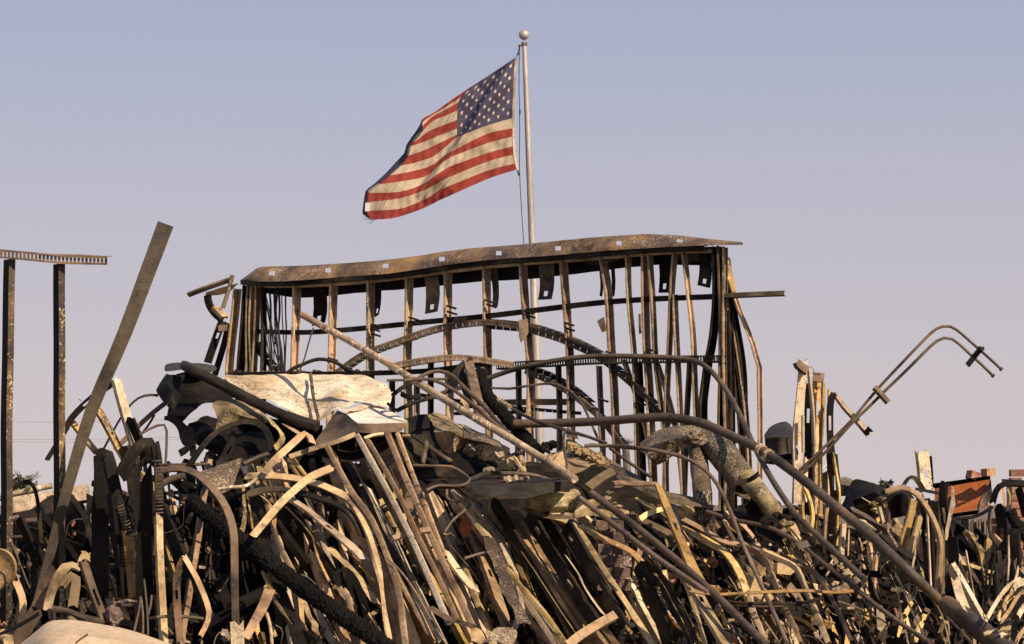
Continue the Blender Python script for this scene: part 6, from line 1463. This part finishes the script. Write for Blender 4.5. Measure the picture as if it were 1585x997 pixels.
COLW = {'grey': 'grey', 'rust': 'rusty orange', 'tan': 'tan', 'gold': 'ochre', 'dark': 'dark', 'black': 'sooty black', 'cream': 'pale', 'brown': 'brown'}
used = {}
fr2 = random.Random(21)
def fill_label(x, y, adj, m, noun):
    near = sorted(LAND, key=lambda q: (q[0] - x) ** 2 + (q[1] - y) ** 2)
    rels = []
    for q in near[:5]:
        dx, dy = x - q[0], y - q[1]
        rels.append((('right of' if dx > 0 else 'left of') if abs(dx) > abs(dy) else ('below' if dy > 0 else 'above')) + ' the ' + q[2])
    for r_ in rels[:3] + [f'between the {near[i_][2]} and the {near[j_][2]}' for i_ in range(4) for j_ in range(i_ + 1, 5)] + rels[3:]:
        lab = f'{adj} {COLW[m]} {noun} {r_}'
        if lab not in used and len(lab.split()) <= 16: used[lab] = 1; return lab
    return lab
def flow(x, y):
    """how the wreckage lies: angle on the slope, 90 = straight down the slope, smaller = to the lower right"""
    if x < 380: return fr2.gauss(86, 12) if fr2.random() < .75 else fr2.gauss(60, 30)
    if x < 1000: return fr2.gauss(74 - (x - 380) * .028, 6) if fr2.random() < .85 else fr2.gauss(115, 15)
    if x < 1330: return fr2.gauss(57 + (x - 1000) * .03, 8) if fr2.random() < .9 else fr2.gauss(22, 12)
    return fr2.gauss(82, 16)
def fill_piece(i, stud_):
    while True:
        x = fr2.uniform(-20, 1605); c = between(CREST, x) + 25
        y = c + (1050 - c) * fr2.random() ** .8
        if not (870 < x < 1000 and 790 < y < 930 and fr2.random() < .6) and not (x > 1230 and fr2.random() < .35) and not (1440 < x < 1570 and y < 930): break
    a = math.radians(flow(x, y)); ln = fr2.uniform(.8, 2.1) if stud_ else fr2.uniform(.5, 1.3)
    u = fr2.random()
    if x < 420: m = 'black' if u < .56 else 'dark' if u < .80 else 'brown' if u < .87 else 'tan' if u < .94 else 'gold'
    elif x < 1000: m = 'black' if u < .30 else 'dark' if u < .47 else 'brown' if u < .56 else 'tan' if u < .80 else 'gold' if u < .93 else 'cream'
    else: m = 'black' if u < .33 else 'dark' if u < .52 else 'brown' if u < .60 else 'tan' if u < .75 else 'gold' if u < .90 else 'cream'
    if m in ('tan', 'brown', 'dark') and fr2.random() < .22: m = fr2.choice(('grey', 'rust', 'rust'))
    half = ln / 2 / (heap_depth(y) / FPX) * .92
    back = fr2.uniform(.12, .95) + (1.5 if x > 1215 and y - half * math.sin(a) < 900 else .3 if x > 950 else 0)
    if stud_ and i < 34:
        x = fr2.uniform(440, 960); y = fr2.uniform(850, 990); a = math.radians(fr2.gauss(74 - (x - 380) * .028, 5)); ln = fr2.uniform(1.0, 1.9)
        half = ln / 2 / (heap_depth(y) / FPX) * .92; back = fr2.uniform(-.34, .08); m = fr2.choice(('tan', 'tan', 'gold', 'brown', 'dark', 'cream', 'tan'))
    bow = fr2.gauss(0, .015 if stud_ else .05) * half; kink = fr2.random() < .3
    P = []
    for s in (-1, -.5, 0, .5, 1):
        xx = x + math.cos(a) * half * s - math.sin(a) * bow * (1 - s * s); yy = y + math.sin(a) * half * s + math.cos(a) * bow * (1 - s * s)
        if kink and s > .4: xx += half * .35 * (s - .4) * (1 if bow > 0 else -1) * 2
        yy2 = min(max(yy, between(CREST, xx) - 18), 1110)
        P.append(W(xx, yy2, heap_depth(yy2) + back + .06 * noise.noise(Vector((i * 3.7, s, 0)))))
    if stud_ and x < 420 and m in ('black', 'dark'): w_left = fr2.choice((.06, .09, .13))
    else: w_left = 0
    w = fr2.choice((.03, .041, .041, .06, .092, .092)) if stud_ else fr2.uniform(.016, .045)
    w = w_left or w
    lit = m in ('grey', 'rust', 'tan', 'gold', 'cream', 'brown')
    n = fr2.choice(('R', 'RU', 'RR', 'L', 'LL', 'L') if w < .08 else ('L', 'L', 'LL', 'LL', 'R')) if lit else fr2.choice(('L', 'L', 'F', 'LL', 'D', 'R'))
    vs, fs = sweep_mesh(P, 'C' if stud_ else fr2.choice(('L', 'flat', 'C')), w, n, f=min(.032, w * .8) if stud_ else w * .3, n2=fr2.choice((None, 'R', 'RU', 'U')) if not stud_ else None,
                        holes=(.6, .08) if w > .05 and fr2.random() < .7 else None, wob=fr2.uniform(.02, .1) if stud_ else fr2.uniform(.1, .3), sp=not kink, seed=i + 300, phase=fr2.random(), step=.055, crush=.1)
    nm = 'steel_stud' if stud_ else 'steel_strap'
    adj = 'kinked' if kink else 'bowed' if abs(bow) > half * .05 else 'straight'
    adj = 'broad ' * (w > .07) + 'thin ' * (w < .035) + adj
    adj = ('long ' if ln > (1.0 if stud_ else .7) else 'short ' if ln < (.75 if stud_ else .5) else '') + adj
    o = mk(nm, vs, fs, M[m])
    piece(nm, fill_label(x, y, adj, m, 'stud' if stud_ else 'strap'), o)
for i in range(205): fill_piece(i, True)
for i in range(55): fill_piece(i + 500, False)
# more of the same studs and strips, deeper in the heap, past counting
tm = [[], [], []]
mats = ['tan', 'gold', 'dark', 'black', 'cream', 'brown']
for i in range(650):
    x = fr2.uniform(-20, 1605); c = between(CREST, x) + 18
    y = c + (1060 - c) * fr2.random() ** .85
    if 1440 < x < 1570 and y < 960: continue
    a = math.radians(flow(x, y)); ln = fr2.uniform(.5, 1.6); half = ln / 2 / (heap_depth(y) / FPX) * .92
    back = fr2.uniform(.45, 1.15) + (1.5 if x > 1215 and y < 960 else .3 if x > 950 else 0); mi = fr2.choices(range(6), (18, 10, 22, 38, 2, 10) if x > 420 else (11, 5, 26, 46, 3, 9))[0]  # black weighted up: shade in the gaps put into the colours
    k1 = fr2.uniform(-.12, .12) * half if fr2.random() < .5 else 0
    P = []
    for s in (-1, 0, 1):
        xx = x + math.cos(a) * half * s + k1 * (1 - abs(s)); yy = min(max(y + math.sin(a) * half * s, between(CREST, x) - 5), 1110)
        P.append(W(xx, yy, heap_depth(yy) + back))
    w = fr2.choice((.018, .026, .034, .041, .06))
    vs, fs = sweep_mesh(P, fr2.choice(('C', 'L')), w, fr2.choice(('R', 'RU', 'U', 'L', 'L', 'LL')), f=w * .6, wob=.12, seed=i + 1200, step=.16, sp=False)
    o_ = len(tm[0]); tm[0] += vs; tm[1] += [tuple(q + o_ for q in f_) for f_ in fs]; tm[2] += [mi] * len(fs)
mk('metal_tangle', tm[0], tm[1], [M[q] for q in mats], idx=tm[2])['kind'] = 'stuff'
# scraps too many and too small to count
mats = ['tan', 'gold', 'dark', 'black', 'cream', 'brown']
vs, fs, ix = [], [], []
for i in range(2000):
    x = fr2.uniform(-30, 1615); c = between(CREST, x) + 12
    y = c + (1080 - c) * fr2.random() ** .85
    if 1440 < x < 1570 and y < 930: continue
    p = W(x, y, heap_depth(y) + fr2.uniform(.1, .95))
    a = math.radians(fr2.gauss(65, 35)); ln = fr2.choice((.04, .07, .12, .2)) * fr2.uniform(.7, 1.4); wd_ = ln * fr2.uniform(.12, .5)
    t = Vector((math.cos(a), fr2.uniform(-.5, .5), -math.sin(a))).normalized()
    b = t.cross(noise.random_unit_vector()).normalized(); nn = t.cross(b)
    k = len(vs)
    for s in (-.5, 0, .5):
        q = p + t * ln * s + nn * (.18 * ln * (1 - 4 * s * s)) * fr2.uniform(-1, 1)
        ww = wd_ * fr2.uniform(.3, 1)
        vs += [q - b * ww / 2, q + b * ww / 2]
    fs += [(k, k + 1, k + 3, k + 2), (k + 2, k + 3, k + 5, k + 4)]
    mi = fr2.choices(range(6), (16, 8, 28, 34, 2, 14) if x > 420 else (8, 3, 30, 46, 1, 12))[0]
    ix += [mi, mi]
mk('metal_scraps', vs, fs, [M[q] for q in mats], idx=ix, smooth=False)['kind'] = 'stuff'
# thin wires and crumbs of plaster caught in the gaps, past counting
fr3 = random.Random(5)
tw_ = [[], [], []]; wm = ['wire', 'brown', 'rubble']
for i in range(230):
    x = fr3.uniform(0, 1585); c = between(CREST, x) + 6; y = c + (1040 - c) * fr3.random()
    if 1440 < x < 1570 and y < 930: continue
    d = heap_depth(y) + fr3.uniform(-.25, .5); p = W(x, y, d); t = noise.random_unit_vector(); t.y *= .4; P = [p]
    for k in range(fr3.randint(2, 5)):
        t = (t + noise.random_unit_vector() * .9 + Vector((0, 0, -.15))).normalized(); P.append(P[-1] + t * fr3.uniform(.04, .13))
    vs, fs = tube_mesh(P, fr3.choice((.0022, .003, .0045)), 4, step=.04, cap=False)
    o_ = len(tw_[0]); tw_[0] += vs; tw_[1] += [tuple(q + o_ for q in f_) for f_ in fs]; tw_[2] += [fr3.choices((0, 1, 2), (5, 4, 2))[0]] * len(fs)
mk('wire_tangle', tw_[0], tw_[1], [M[q] for q in wm], idx=tw_[2])['kind'] = 'stuff'
pc = [[], [], []]; cm = ['rubble', 'ash', 'brown', 'brick']
for i in range(900):
    x = fr3.uniform(0, 1585); c = between(CREST, x) + 14; y = c + (1060 - c) * fr3.random()
    if fr3.random() < .5:                       # most of it lies in drifts
        x = 60 * round(x / 60) + fr3.gauss(0, 9); y = 45 * round(y / 45) + fr3.gauss(0, 7)
    if 1440 < x < 1570 and y < 930: continue
    s = fr3.uniform(.006, .028) * fr3.choice((.6, 1, 1, 1.5))
    vs, fs = cube(W(x, y, heap_depth(y) + fr3.uniform(.0, .6)), s * fr3.uniform(.8, 2), s, s * fr3.uniform(.4, 1), Matrix.Rotation(fr3.uniform(0, 3), 3, noise.random_unit_vector()))
    vs = [v + noise.random_unit_vector() * s * .18 for v in vs]
    o_ = len(pc[0]); pc[0] += vs; pc[1] += [tuple(q + o_ for q in f_) for f_ in fs]; pc[2] += [fr3.choices((0, 1, 2, 3), (4, 5, 4, 1))[0]] * len(fs)
mk('plaster_rubble', pc[0], pc[1], [M[q] for q in cm], idx=pc[2], smooth=False)['kind'] = 'stuff'
